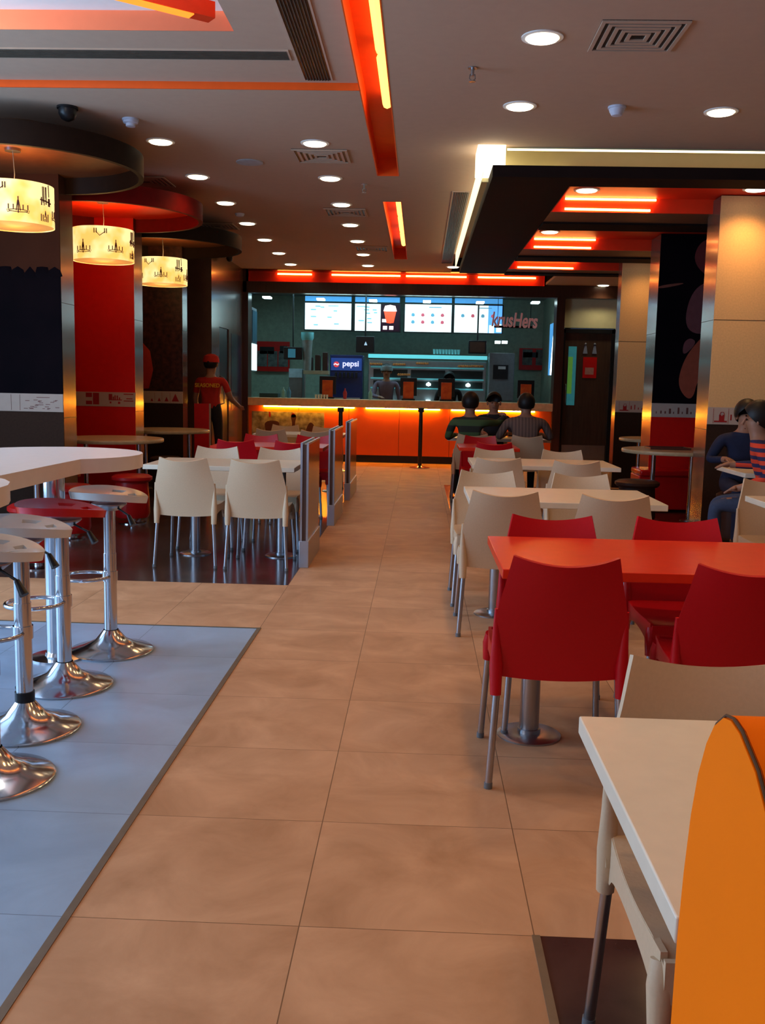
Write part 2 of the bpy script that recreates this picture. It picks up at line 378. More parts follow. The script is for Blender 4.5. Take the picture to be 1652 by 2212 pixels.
for i, (y0, y1, yb, xr) in enumerate([(8.34, 9.5, 10.46, 2.72), (10.46, 12.0, 13.0, 2.60), (13.0, 14.0, 14.6, 2.70)]):
    lbn = ('nearest', 'middle', 'farthest')[i]
    t = MB(); t.box(1.19, XR, y0, y1, 3.15, 3.17); t.box(1.19, 1.20, y0, y1, 3.02, 3.15)
    cf = thing('ceiling_coffer', '%s red lit coffer inside the dark canopy' % lbn, 'ceiling coffer', (0, 0, 0), 0, 'red coffers in the canopy')
    t.build('coffer_ceiling', REDC, cf, smooth=0)
    t = MB(); t.box(1.19, XR, y1, y1+0.02, 3.02, 3.15); t.build('coffer_face', REDC, cf, smooth=0)
    e = MB(); e.tube([(1.32, y1-0.02, 3.137), (xr-0.55, y1-0.02, 3.135)], 0.010, 8); e.build('upper_tube', E_COF, cf)
    e = MB(); e.tube([(1.32, y1-0.015, 3.045), (xr-0.60, y1-0.015, 3.040)], 0.010, 8); e.build('lower_tube', E_COF, cf)
    t = MB(); ym = y1+(yb-y1)*0.58
    t.box(1.19, XR, y1+0.02, ym, 3.02, 3.13, 0); t.box(1.19, XR, ym, yb, 3.0, 3.13, 1)
    tag(t.build('canopy_beam', [TAN, DKWOOD], smooth=0), '%s tan and dark brown beam crossing the canopy' % lbn, 'beam', 'beams in the canopy')

# bulkhead above the counter, with red lit slot
t = MB(); t.box(-3.3, XR, 17.0, 17.2, 2.91, 3.10); t.box(XL, -3.06, 17.0, 17.2, 0, H); t.box(-3.3, 2.1, 17.3, 17.4, 3.1, 3.6)
t.box(2.1, XR, 17.0, 17.2, 3.10, H); t.box(-3.3, XR, 16.9, 17.4, 3.30, 3.34)
struct(t, 'wall_back', [WOOD], smooth=0)
t = MB(); t.box(-3.06, 2.1, 17.27, 17.30, 3.10, 3.30); t.box(-3.06, 2.1, 17.2, 17.3, 3.09, 3.10); t.box(-3.07, -3.06, 17.0, 17.3, 3.1, 3.3); t.box(2.1, 2.11, 17.0, 17.3, 3.1, 3.3)
struct(t, 'trim_10', [REDC], smooth=0)
for x0, x1, s in [(-2.55, -1.95, 'leftmost'), (-1.6, -0.4, 'second from left'), (-0.3, 0.75, 'third from left'), (0.95, 1.95, 'rightmost')]:
    tubelight('slot_tube_light', [(x0, 17.22, 3.255), (x1, 17.22, 3.255)], 0.014, E_ORT, 'orange-red glowing tube in the slot above the counter, %s' % s, 'tubes above the counter')
# posts framing the counter and the wall with the door
t = MB(); t.box(-3.12, -3.02, 16.95, 17.3, 0, 2.91); t.box(2.30, 2.44, 16.95, 17.3, 0, 2.91); struct(t, 'trim_11', [WOOD], smooth=0)
t = MB(); t.box(2.44, XR, 17.2, 17.35, 2.42, 3.1); t.box(3.36, XR, 17.2, 17.35, 0, 2.42)
o = struct(t, 'wall_door_side', [mat('cream_wall', (0.62, 0.58, 0.36), 0.7, var=0.03)], smooth=0)
t = MB(); t.box(2.1, XR, 14.6, 17.2, 3.12, 3.16); struct(t, 'trim_12', [CEIL], smooth=0)
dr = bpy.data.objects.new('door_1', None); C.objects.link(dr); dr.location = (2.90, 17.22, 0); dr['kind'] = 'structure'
t = MB(); t.box(-0.46, -0.40, -0.06, 0.1, 0, 2.40); t.box(0.40, 0.46, -0.06, 0.1, 0, 2.40); t.box(-0.46, 0.46, -0.06, 0.1, 2.33, 2.40); t.build('door_frame', BLACK, dr, smooth=0)
t = MB(); t.box(-0.40, 0.40, 0, 0.05, 0.0, 2.33); t.build('door_leaf', mat('door_laminate', (0.075, 0.042, 0.026), 0.35, var=0.15, scale=4, stretch=(6, 1, .5)), dr, smooth=0)
t = MB(); t.box(-0.33, -0.19, -0.008, 0.0, 1.08, 2.10); t.build('door_glass', [em('glow_painted_glass', (0.04, 0.25, 0.28), 0.4)], dr, smooth=0)  # emission paints the light seen through the pane; the glass is no lamp
t = MB(); t.box(-0.33, -0.25, -0.011, -0.008, 1.28, 1.92); t.build('painted_lit_view', em('green_view_glow', (0.12, 0.34, 0.05), 0.45), dr, smooth=0)  # green glow painted over the glass for the lit view beyond
t = MB(); t.box(-0.07, 0.17, -0.010, 0.0, 1.56, 1.92, 0); t.box(-0.03, 0.12, -0.013, -0.010, 1.62, 1.74, 1); t.build('notice_sign', [REDP, mat('pale_print', (0.5, 0.25, 0.2), 0.6)], dr, smooth=0)
t = MB()
for x in (-0.04, 0.12):
    t.lathe([(0.001, 2.13), (0.022, 2.145), (0.001, 2.17)], x, -0.01, 12); t.prism([(x-0.04, 1.98), (x+0.04, 1.98), (x+0.015, 2.12), (x-0.015, 2.12)], -0.012, -0.004, f=lambda a, b, c: (a, c, b))
t.build('restroom_symbol', mat('pale_blue_sign', (0.25, 0.30, 0.42), 0.5), dr)
t = MB(); t.tube([(-0.36, -0.01, 1.10), (-0.36, -0.06, 1.13), (-0.36, -0.06, 1.42), (-0.36, -0.01, 1.45)], 0.011); t.build('door_handle', CHROME, dr)
t = MB(); t.box(-0.38, 0.38, -0.004, 0, 0.05, 0.38); t.build('kick_plate', STEEL, dr, smooth=0)

# far left wall with a dark door and a glossy panel
t = MB(); t.box(XL, -3.12, 14.45, 14.6, 0, H); t.box(-3.3, -3.12, 14.6, 15.0, 0, H); t.box(-3.3, -3.12, 15.0, 15.75, 2.2, H); t.box(-3.3, -3.12, 15.75, 17.0, 2.2, H)
struct(t, 'wall_recess', [LAM], smooth=0)
t = MB(); t.box(-3.32, -3.14, 15.0, 15.75, 0, 2.2, 0); o = struct(t, 'door_2', [BLACK], smooth=0)
t = MB(); t.tube([(-3.14, 15.1, 1.0), (-3.06, 15.1, 1.03), (-3.06, 15.1, 1.42), (-3.14, 15.1, 1.45)], 0.012); t.build('door_handle', CHROME, o)
t = MB(); t.box(-3.3, -3.12, 15.75, 17.0, 0, 2.2, 0); t.box(-3.125, -3.115, 15.95, 16.8, 0.9, 2.15, 1)
struct(t, 'wall_poster_side', [LAM, mat('night_poster', (0.05, 0.04, 0.10), 0.25, col2=(0.01, 0.008, 0.02), scale=4, coat=0.5)], smooth=0)
# kitchen shell
t = MB(); t.box(-3.8, 2.6, 20.4, 20.5, 0, 3.6); t.box(-3.8, -3.7, 17.2, 20.4, 0, 3.6); t.box(2.5, 2.6, 17.3, 20.4, 0, 3.6)
struct(t, 'wall_kitchen', [KWALL], smooth=0)
t = MB(); t.box(-3.8, 2.6, 17.4, 20.4, 3.16, 3.2); struct(t, 'trim_13', [GREYP], smooth=0)

# ================================================================== WALL PIERS
MURB = mat('dark_brown_mural', (0.006, 0.003, 0.005), 0.8, spec=0.05, col2=(0.002, 0.0015, 0.003), scale=2.5)
MURT = mat('brown_mural_top', (0.060, 0.017, 0.007), 0.8, var=0.1, scale=3, spec=0.1)
MURX = mat('speckled_mural', (0.075, 0.022, 0.015), 0.4, col2=(0.010, 0.004, 0.006), scale=16)
LOWB = mat('lower_brown_panel', (0.038, 0.019, 0.012), 0.8, spec=0.1, var=0.1, scale=50)
ZB0, ZB1 = 1.055, 1.215
def pier(side, xw, y0, y1, kind, label):
    # side -1: block fills from wall to xw; +1 mirror. front faces -y
    xa, xb = (XL, xw) if side < 0 else (xw, XR)
    n = thing('wall_pier', label, 'wall pier', ((xa+xb)/2, y0, 0), 0, 'piers along the side walls')
    h = (xb-xa)/2; top = H if side < 0 else 3.14
    t = MB(); t.box(-h, h, 0.012, y1-y0, 0, top); t.build('pier_core', LAM, n, smooth=0)
    t = MB(); xs = h if side < 0 else -h   # aisle side seams
    for z in (1.0, 2.02): t.box(xs-0.001, xs+0.001, 0.013, y1-y0, z, z+0.006)
    t.build('panel_seam', BLACK, n, smooth=0)
    up, lo = {'mural': (MURB, LOWB), 'red': (REDP, REDP), 'speck': (MURX, LOWB), 'beige': (BEIGEP, LOWB), 'rmural': (MURB, REDP)}[kind]
    t = MB(); t.box(-h, h, 0, 0.012, ZB1, top if kind != 'mural' else 2.25)
    if kind == 'beige': pass
    t.build('upper_panel', up, n, smooth=0)
    if kind == 'mural':
        t = MB(); t.box(-h, h, 0, 0.012, 2.25, top); t.build('top_panel', MURT, n, smooth=0)
        t = MB()
        for k in range(16):
            x = h-0.05-k*0.11; t.lathe([(0.001, 2.22), (0.07, 2.25), (0.05, 2.30+0.03*math.sin(k*2.1)), (0.001, 2.33)], x, 0.0, 10, 0, 0.05)
        t.build('mural_silhouette', MURB, n)
    t = MB(); t.box(-h, h, 0, 0.012, 0, ZB0); t.build('lower_panel', lo, n, smooth=0)
    t = MB(); t.box(-h, h, -0.004, 0.010, ZB0, ZB1, 0)
    e = -h if side > 0 else h; sg = 1 if side > 0 else -1
    pr = MB(); rnd = random.Random(int(y0*10))
    def pb(u0, u1, v0, v1):
        xx = sorted((e+sg*u0, e+sg*u1)); pr.box(xx[0], xx[1], -0.0055, -0.004, ZB0+v0, ZB0+v1)
    if kind == 'speck':
        for u, s in ((0.10, 0.05), (0.22, 0.028), (0.32, 0.022), (0.42, 0.018)):
            x = e+sg*u; pr.prism([(x-s, ZB0+0.025), (x+s, ZB0+0.025), (x, ZB0+0.03+s*2)], -0.0055, -0.004, f=lambda a, b, c: (a, c, b))
        for u in (0.17, 0.28, 0.38): pb(u, u+0.003, 0.01, 0.14)
    elif kind == 'red':
        pb(0.02, 0.13, 0.135, 0.145); pb(0.02, 0.13, 0.06, 0.07); pb(0.03, 0.10, 0.085, 0.095); pb(0.15, 0.30, 0.07, 0.08); pb(0.26, 0.30, 0.08, 0.14)
        for u in (0.17, 0.195, 0.22, 0.24): pb(u, u+0.014, 0.08, 0.10+rnd.random()*0.03)
        pb(0.17, 0.195, 0.03, 0.055); pb(0.27, 0.29, 0.035, 0.055); pb(0.41, 0.48, 0.02, 0.15); pb(0.49, 0.56, 0.02, 0.06); pb(0.49, 0.56, 0.10, 0.15)
    elif kind == 'beige' or kind == 'rmural':
        if kind == 'beige':
            pb(0.05, 0.053, 0.01, 0.15); pb(0.19, 0.193, 0.01, 0.15); pb(0.06, 0.18, 0.02, 0.035)
            pb(0.105, 0.155, 0.035, 0.08); pb(0.11, 0.125, 0.08, 0.09); pb(0.135, 0.15, 0.08, 0.09)
            pr.tube([(e+sg*0.105, -0.005, ZB0+0.08), (e+sg*0.12, -0.005, ZB0+0.115), (e+sg*0.145, -0.005, ZB0+0.115), (e+sg*0.155, -0.005, ZB0+0.08)], 0.003, 6)
        for k in range(9): u = (0.21 if kind == 'beige' else 0.05)+k*0.05; pb(u, u+0.004+0.02*rnd.random(), 0.04, 0.06+0.06*rnd.random())
    else:
        pb(0.39, 0.393, 0.01, 0.15); pb(0.47, 0.473, 0.01, 0.15); pb(0.12, 0.24, 0.125, 0.130)
        for k in range(22):
            u = 0.03+rnd.random()*0.30; v = 0.02+rnd.random()*0.09; pb(u, u+0.02+0.02*rnd.random(), v, v+0.005)
    bd = t.build('print_band', PAPER, n, smooth=0)
    pr.build('printed_drawing', PRINTR if kind in ('red', 'speck', 'beige') else PRINT, bd)
    if kind == 'beige':
        t = MB(); t.box(-h, h, -0.001, 0.001, 2.02, 2.026); t.build('panel_joint', EDGE, n, smooth=0)
    if kind == 'speck':
        t = MB(); t.lathe([(0.001, 1.23), (0.20, 1.25), (0.26, 1.5), (0.22, 1.75), (0.10, 1.88), (0.001, 1.92)], h-0.66, -0.001, 20, 0, 0.02); t.build('mural_figure', mat('mural_red_figure', (0.45, 0.03, 0.015), 0.5), n)
    if kind == 'rmural':
        def shp(pts, M, nm, dd=0.003):
            t = MB(); t.prism([(min(e+u, e+0.62), z) for u, z in smooth_poly(pts)], -dd, 0.0, f=lambda a, b, c: (a, c, b)); t.build(nm, M, n, smooth=0)
        shp([(0.30, 2.00), (0.80, 2.05), (0.80, 2.65), (0.38, 2.58)], mat('mural_plum', (0.16, 0.055, 0.06), 0.5), 'mural_sleeve')
        shp([(0.80, 2.25), (0.80, 1.75), (0.52, 1.55), (0.46, 1.22), (0.28, 1.40), (0.32, 1.68), (0.46, 1.92)], mat('mural_arm', (0.34, 0.075, 0.04), 0.5), 'mural_forearm', 0.004)
        shp([(0.36, 2.78), (0.80, 2.55), (0.80, 3.10), (0.44, 3.1)], mat('mural_plum2', (0.17, 0.03, 0.03), 0.5), 'mural_shoulder')
        shp([(0.0, 2.52), (0.28, 2.58), (0.28, 2.60), (0.0, 2.56)], mat('mural_stroke', (0.20, 0.06, 0.04), 0.5), 'mural_strap')
        shp([(0.32, 1.75), (0.48, 1.92), (0.40, 1.98), (0.32, 1.92)], MATS['mural_plum'], 'mural_hand')
    return n
pier(-1, -3.2, 8.60, 8.93, 'mural', 'left wall pier with a near-black mural, behind the nearest pendant lamp')
pier(-1, -3.2, 10.81, 11.14, 'red', 'left wall pier with a tall plain red panel behind the middle pendant lamp')
pier(-1, -3.2, 13.0, 13.27, 'speck', 'left wall pier with a speckled dark mural behind the farthest pendant lamp')
pier(1, 2.71, 9.25, 9.65, 'beige', 'right wall pier with a wide beige panel washed by a downlight, nearest the camera')
pier(1, 2.71, 11.48, 11.95, 'rmural', 'right wall pier with a dark mural of an arm above a red lower panel')
pier(1, 2.71, 13.6, 13.85, 'beige', 'narrow-looking beige right wall pier beside the brown restroom door')

# ================================================================== CEILING THINGS
def downlight(loc, label, group, e=38, M=E_DOWN, col=WARM, r=0.095, first=[None]):
    if first[0] is None:
        d = thing('ceiling_downlight', label, 'ceiling light', loc, 0, group)
        t = MB(); t.lathe([(r+0.022, 0), (r+0.022, -0.006), (r, -0.008), (r, 0)], 0, 0, 32); t.build('trim_ring', WHITEC, d)
        t = MB(); t.lathe([(r*0.98, -0.002), (r*0.9, -0.016), (r*0.5, -0.022), (0.002, -0.022)], 0, 0, 32); t.build('lens', M, d)
        first[0] = d
    else: d = dup(first[0], loc, 0, label, group)
    light('SPOT', 'downlight_beam', (loc[0], loc[1], loc[2]-0.035), e, col, (0, 0, 0), spot_size=math.radians(135), spot_blend=0.9, shadow_soft_size=0.08)
    return d
ordn = ['nearest', 'second', 'third', 'fourth', 'fifth', 'sixth', 'farthest']
for k in range(7):
    downlight((-2.18, 8.16+1.333*k, H), 'round downlight in the left ceiling row, %s from the camera' % ordn[k], 'round ceiling downlights', (21, 17, 13, 11, 11, 12, 15)[k])
    downlight((-0.91, 8.16+1.333*k, H), 'round downlight in the middle ceiling row, %s from the camera' % ordn[k], 'round ceiling downlights', (21, 17, 13, 11, 11, 12, 15)[k])
downlight((0.63, 5.72, H), 'largest and brightest round downlight, near the square air vent', 'round ceiling downlights', 34)
downlight((0.64, 7.05, H), 'round downlight in front of the canopy corner', 'round ceiling downlights', 34)
downlight((2.05, 7.14, H), 'round downlight at the right edge in front of the canopy', 'round ceiling downlights', 34)
downlight((0.48, 16.16, H), 'small far downlight beside the canopy end', 'round ceiling downlights', 26)
downlight((1.46, 9.12, 3.15), 'downlight in the nearest red coffer', 'round ceiling downlights', 12)
downlight((2.93, 8.98, 3.15), 'downlight washing the big beige pier', 'round ceiling downlights', 80)
downlight((1.44, 11.5, 3.15), 'downlight in the middle red coffer', 'round ceiling downlights', 12)
downlight((3.00, 13.25, 3.15), 'downlight washing the far beige pier', 'round ceiling downlights', 40)
downlight((3.05, 16.85, 3.12), 'downlight above the brown restroom door', 'round ceiling downlights', 26, col=(1, .85, .5))
# unseen spots added above the frame to light the near area, continuing the rows
for x, y in [(0.63, 4.39), (0.63, 3.06), (0.63, 1.73), (2.05, 4.39), (2.05, 2.4), (0.63, 0.4)]:
    light('SPOT', 'downlight_beam', (x, y, 3.26), 44, WARM, (0, 0, 0), spot_size=math.radians(135), spot_blend=0.9, shadow_soft_size=0.08)
for q_ in ((-2.75, 5.1), (-1.7, 4.5)): light('POINT', 'recess_fill_light', (q_[0], q_[1], 3.36), 26, (1.0, 0.90, 0.80), shadow_soft_size=0.05)  # added out-of-view point lights that brighten the white recess ceiling

def vent(loc, s, label, first=[None]):
    if first[0]: return dup(first[0], loc, 0, label)
    v = thing('air_vent', label, 'air vent', loc, 0, 'square ceiling vents')
    t = MB(); t.box(-s, s, -s, s, -0.004, 0.0, 0); t.build('backing', BLACK, v, smooth=0)
    for k in range(5):
        a = s*(1.0-k*0.185); b = a-s*0.09; z = -0.012
        t = MB()
        for (x0, x1, y0, y1) in [(-a, a, -a, -b), (-a, a, b, a), (-a, -b, -b, b), (b, a, -b, b)]: t.box(x0, x1, y0, y1, z, -0.003)
        t.build('louvre', CEIL, v, smooth=0)
    first[0] = v; return v
vent((1.15, 5.69, H), 0.235, 'square louvred ceiling vent right of the biggest downlight')
vent((-0.90, 8.60, H), 0.235, 'square louvred vent behind the nearest middle-row downlight')
vent((-2.75, 9.75, H), 0.235, 'square louvred vent beside the red round canopy')
vent((-0.90, 11.3, H), 0.235, 'square louvred vent in the middle row, beside the third and fourth downlights')
vent((-2.6, 12.4, H), 0.235, 'square louvred vent near the farthest round canopy')
vent((-0.75, 14.2, H), 0.235, 'farthest square louvred vent in the middle row')
def grille(x0, x1, y0, y1, z, label, along='y'):
    g = thing('linear_grille', label, 'air vent', ((x0+x1)/2, (y0+y1)/2, z), 0)
    hx, hy = (x1-x0)/2, (y1-y0)/2
    t = MB(); t.box(-hx, hx, -hy, hy, -0.003, 0); t.build('backing', BLACK, g, smooth=0)
    t = MB()
    for (a, b, c, d) in [(-hx-.012, -hx, -hy-.012, hy+.012), (hx, hx+.012, -hy-.012, hy+.012), (-hx, hx, -hy-.012, -hy), (-hx, hx, hy, hy+.012)]: t.box(a, b, c, d, -0.008, 0)
    t.build('frame', CEIL, g, smooth=0)
    t = MB()
    if along == 'y':
        n = 9
        for k in range(1, n): x = -hx+2*hx*k/n; t.box(x-0.003, x+0.003, -hy, hy, -0.010, -0.002)
    else:
        n = 8
        for k in range(1, n): y = -hy+2*hy*k/n; t.box(-hx, hx, y-0.006, y+0.004, -0.010, -0.002)
    t.build('slats', mat('grille_slat', (0.10, 0.08, 0.06), 0.7, spec=0.1), g, smooth=0)
    return g
grille(-0.81, -0.64, 3.4, 6.66, ZT, 'long dark linear air grille running beside the lit orange slot')
grille(-4.6, -0.86, 6.11, 6.27, ZT, 'long grey linear grille crossing the left ceiling tray', 'x')
grille(0.28, 0.44, 10.05, 15.7, H, 'dark linear grille alongside the bright canopy cove')
def dome(name, loc, label, M, r=0.055, cat='sensor', prof=None):
    o = thing(name, label, cat, loc)
    t = MB(); t.cyl(0, 0, r, -0.015, 0, 24); t.build('base', M, o)
    t = MB(); t.lathe(prof or [(r*0.85, -0.015), (r*0.85, -0.05), (r*0.6, -0.085), (r*0.2, -0.10), (0.002, -0.102)], 0, 0, 24); t.build('body', M, o)
    return o
dome('security_camera', (-2.60, 7.20, H), 'black dome security camera on the ceiling near the left canopy', BLACK, 0.075, 'security camera')
dome('security_camera', (-3.0, 15.2, H), 'tiny dark dome camera near the far end of the left wall', BLACK, 0.06, 'security camera')
SENS = mat('sensor_white', (0.62, 0.66, 0.80), 0.5)
dome('smoke_detector', (-2.23, 7.5, H), 'white smoke detector beside the dome camera, left ceiling', SENS, 0.062, 'smoke detector', [(0.055, -0.015), (0.055, -0.03), (0.035, -0.035), (0.035, -0.055), (0.002, -0.06)])
dome('smoke_detector', (1.31, 7.05, H), 'white smoke detector in front of the canopy, between two downlights', SENS, 0.062, 'smoke detector', [(0.055, -0.015), (0.05, -0.035), (0.035, -0.06), (0.002, -0.065)])
dome('smoke_detector', (-2.15, 11.5, H), 'small smoke detector between the left row downlights', SENS, 0.055, 'smoke detector', [(0.05, -0.015), (0.045, -0.03), (0.002, -0.04)])
t = MB(); t.lathe([(0.12, 0), (0.12, -0.008), (0.10, -0.012), (0.002, -0.012)]); tag(t.build('ceiling_speaker', mat('speaker_grille', (0.42, 0.45, 0.50), 0.6)), 'flat round pale ceiling speaker between the two downlight rows', 'speaker', loc=(-1.57, 8.87, H))
for loc, lb in (((0.27, 6.25, H), 'chrome sprinkler head left of the biggest downlight'), ((-0.60, 9.75, H), 'small dark sprinkler head near the end of the orange slot')):
    o = thing('sprinkler_head', lb, 'sprinkler', loc)
    t = MB(); t.cyl(0, 0, 0.03, -0.006, 0, 16); t.tube([(0, 0, -0.005), (0, 0, -0.05)], 0.010); t.build('stem', STEEL, o)
    t = MB(); t.tube([(0.014, 0, -0.04), (0.018, 0, -0.065), (0, 0, -0.08)], 0.004, 6); t.tube([(-0.014, 0, -0.04), (-0.018, 0, -0.065), (0, 0, -0.08)], 0.004, 6); t.build('yoke', STEEL, o)
    t = MB(); t.cyl(0, 0, 0.022, -0.084, -0.080, 16); t.build('deflector', STEEL, o)

# round drum canopies with pendant lamps
for (y, r, M, MI, lb) in [(7.85, 0.95, mat('drum_brown', (0.018, 0.009, 0.006), 0.6, spec=0.1), mat('drum_inner', (0.16, 0.065, 0.028), 0.5), 'dark brown round ceiling drum above the nearest pendant lamp'),
                     (10.0, 0.95, mat('drum_red', (0.17, 0.004, 0.004), 0.6, spec=0.1), REDC, 'red round ceiling drum above the middle pendant lamp'),
                     (12.2, 0.95, MATS['drum_brown'], MATS['drum_inner'], 'dark brown round ceiling drum above the farthest pendant lamp')]:
    d = thing('ceiling_drum', lb, 'ceiling canopy', (-3.22, y, 0), 0, 'round drums over the side seats')
    t = MB(); t.lathe([(r, 2.98), (r, 3.15), (r-0.04, 3.15), (r-0.04, 2.98), (r, 2.98)], 0, 0, 72); t.build('rim', M, d)
    t = MB(); t.lathe([(r-0.04, 3.12), (r-0.04, 3.15), (0.35, 3.16), (0.35, H)], 0, 0, 64); t.build('inner_ceiling', MI, d)

def lamp_prints(r):
    t = MB()
    def line(pts, w=0.004):
        P3 = []
        for a, z in pts: P3.append(((r+0.002)*math.sin(a), -(r+0.002)*math.cos(a), z))
        t.tube(P3, w, 5)
    def chand(a0, z0, s):
        q = s/r
        line([(a0, z0+s*1.5), (a0, z0-s*0.25)], 0.0045); line([(a0-.01, z0+s*1.1), (a0-q*0.22, z0)], 0.004); line([(a0+.01, z0+s*1.1), (a0+q*0.22, z0)], 0.004)
        line([(a0+q*math.cos(k*PI/8), z0+s*0.13*math.sin(k*PI/8)) for k in range(17)], 0.003)
        for u in (-1, -0.5, 0.5, 1):
            line([(a0+q*u, z0+0.1*s), (a0+q*u, z0+s*0.65)], 0.0045)
        for u in (-1.15, 1.15): line([(a0+q*u, z0+0.1*s), (a0+q*u*0.95, z0-s*0.2), (a0+q*u*0.6, z0-s*0.05)], 0.0025)
    chand(-0.26, -0.075, 0.070); chand(1.10, -0.09, 0.085); chand(-1.35, -0.085, 0.075); chand(2.3, -0.08, 0.07)
    for u in (0.40, 0.44, 0.50): line([(u, 0.13), (u+0.01, 0.02+0.03*math.sin(u*40))], 0.004)
    line([(0.32, 0.03), (0.52, 0.025), (0.72, 0.015)], 0.006)
    line([(0.52, 0.13), (0.52, 0.0)], 0.005); line([(0.62, 0.15), (0.64, 0.06)], 0.004)
    for u in (0.36, 0.62, 0.66): line([(u, 0.05), (u, -0.01)], 0.005)
    for u in (0.34, 0.40, 0.46, 0.52, 0.58): line([(u, -0.13), (u+0.005, -0.09-0.02*math.sin(u*30))], 0.004)
    line([(0.46, -0.10), (0.49, -0.05), (0.52, -0.10)], 0.004)
    for u in (-0.95, -0.88, -0.62, -0.56): line([(u, 0.13), (u, 0.085)], 0.005)
    line([(-0.90, 0.10), (-0.78, 0.06), (-0.60, 0.10)], 0.004)
    return t
LP = None
for i, (y, rz, lb) in enumerate([(7.7, 0.75, 'round patterned lampshade hanging under the nearest brown drum'), (9.85, 0.98, 'round patterned lampshade hanging under the red drum'), (12.1, 0.45, 'round patterned lampshade hanging under the farthest brown drum')]):
    if LP is None:
        LP = p = thing('pendant_lamp', lb, 'pendant lamp', (-3.22, y, 2.685), rz, 'pendant lamps')
        r = 0.30
        t = MB(); t.lathe([(r, -0.155), (r, 0.155), (r-0.004, 0.155), (r-0.004, -0.155), (r, -0.155)], 0, 0, 64); sh = t.build('lamp_shade', SHADE, p)
        lamp_prints(r).build('shade_print', PRINT, sh)
        t = MB(); t.lathe([(r-0.005, -0.150), (0.1, -0.155), (0.002, -0.156)], 0, 0, 48); t.build('diffuser', SHADEB, p)
        t = MB(); t.lathe([(r+.002, -0.156), (r+.002, -0.148)], 0, 0, 64); t.lathe([(r+.002, 0.148), (r+.002, 0.156)], 0, 0, 64); 
        t = MB(); t.tube([(0, 0, 0.10), (0.01, 0, 0.25), (0, 0, 0.42)], 0.003, 6); t.build('cord', GREYP, p)
        t = MB(); t.cyl(0, 0, 0.06, 0.415, 0.435, 24); t.build('ceiling_rose', STEEL, p)
    else: dup(LP, (-3.22, y, 2.685), rz, lb)
    light('POINT', 'pendant_bulb', (-3.22, y, 2.88), 9, (1.0, 0.50, 0.18), shadow_soft_size=0.12)
    light('POINT', 'pendant_bulb', (-3.22, y, 2.45), 4, (1.0, 0.50, 0.18), shadow_soft_size=0.15)

# ================================================================== FURNITURE
def chair(label, M, loc, rz, group):
    c = thing('dining_chair', label, 'chair', loc, rz, group)
    def backf(u, v):
        s = u*2-1
        wv = 0.219+0.008*math.sin(PI*min(1, v*1.3))-0.040*max(0, v-0.30)**1.4*1.9
        z = 0.385+v*(0.425-0.030*(1-s*s))-(0.012*(1-s*s))*(1-v)
        y = -0.205-0.075*v**1.4-0.030*(1-s*s)*(0.4+0.6*v)
        return (s*wv, y, z)
    t = MB(); t.grid(backf, 14, 12, 0, 0.013); t.build('backrest', M, c, smooth=60)
    def seatf(u, v):
        s = u*2-1; wv = 0.205+0.012*math.sin(PI*v)
        z = 0.452-0.016*(1-s*s)*math.sin(PI*v)-0.05*max(0, v-0.86)**1.2*4
        return (s*wv, -0.21+v*0.43, z)
    t = MB(); t.grid(seatf, 10, 14, 0, 0.013)
    for sx in (-1, 1):
        # side skirt with arched underside, flowing into the leg sockets
        def sk(u, v, sx=sx):
            y = -0.215+u*0.42; arch = 0.345+0.055*math.sin(PI*min(1, max(0, (u-0.06)/0.88)))**0.5
            return (sx*(0.208+0.010*math.sin(PI*u)), y, 0.450*v+arch*(1-v))
        t.grid(sk, 16, 2, 0, 0.012*sx)
    def fs(u, v): s = u*2-1; return (s*0.205, 0.215, 0.445*v+(0.372)*(1-v))
    t.grid(fs, 4, 1, 0, 0.012)
    for sx in (-1, 1):
        t.tube([(sx*0.216, -0.225, 0.62), (sx*0.213, -0.213, 0.50), (sx*0.211, -0.213, 0.42), (sx*0.210, -0.224, 0.322)], [0.007, 0.016, 0.023, 0.019], 12)
        t.tube([(sx*0.198, 0.190, 0.428), (sx*0.202, 0.203, 0.39), (sx*0.205, 0.212, 0.322)], [0.022, 0.026, 0.020], 12)
    t.build('seat', M, c, smooth=50)
    for sx in (-1, 1):
        t = MB(); t.tube([(sx*0.205, -0.221, 0.36), (sx*0.225, -0.245, 0.012)], 0.0125, 12); t.tube([(sx*0.225, -0.245, 0.02), (sx*0.2255, -0.246, 0.0)], 0.0145, 12, 1); t.build('leg', [STEEL, GREYP], c)
        t = MB(); t.tube([(sx*0.204, 0.208, 0.36), (sx*0.222, 0.236, 0.012)], 0.0125, 12); t.tube([(sx*0.222, 0.236, 0.02), (sx*0.2225, 0.237, 0.0)], 0.0145, 12, 1); t.build('leg', [STEEL, GREYP], c)
    return c
protos = {}
def put(kind, x, y, face, label, rz=0.0):
    M = REDPL if kind == 'red' else CREAM; g = 'red plastic chairs' if kind == 'red' else 'cream plastic chairs'
    a = (0 if face > 0 else PI)+rz
    if kind not in protos: protos[kind] = chair(label, M, (x, y, 0), a, g); return protos[kind]
    return dup(protos[kind], (x, y, 0), a, label, g)
put('red', 0.49, 3.395, 1, 'large red plastic chair, back turned, near side of the red table by the aisle')
put('red', 1.09, 3.32, 1, 'red plastic chair cut by the right edge, near side of the big red table', -0.08)
put('red', 0.585, 3.90, -1, 'red chair facing the camera across the big red table, aisle end')
put('red', 1.13, 3.93, -1, 'red chair facing the camera across the big red table, wall end')
put('cream', 0.62, 1.68, -1, 'cream chair tucked under the nearest cream table beside the orange bench back')
put('cream', 0.465, 5.40, 1, 'cream chair with its back to the camera at the second right table, aisle end')
put('cream', 1.04, 5.33, 1, 'cream chair with its back to the camera at the second right table, right one', -0.03)
put('cream', 0.455, 6.12, -1, 'cream chair facing the camera behind the second right table, aisle end')
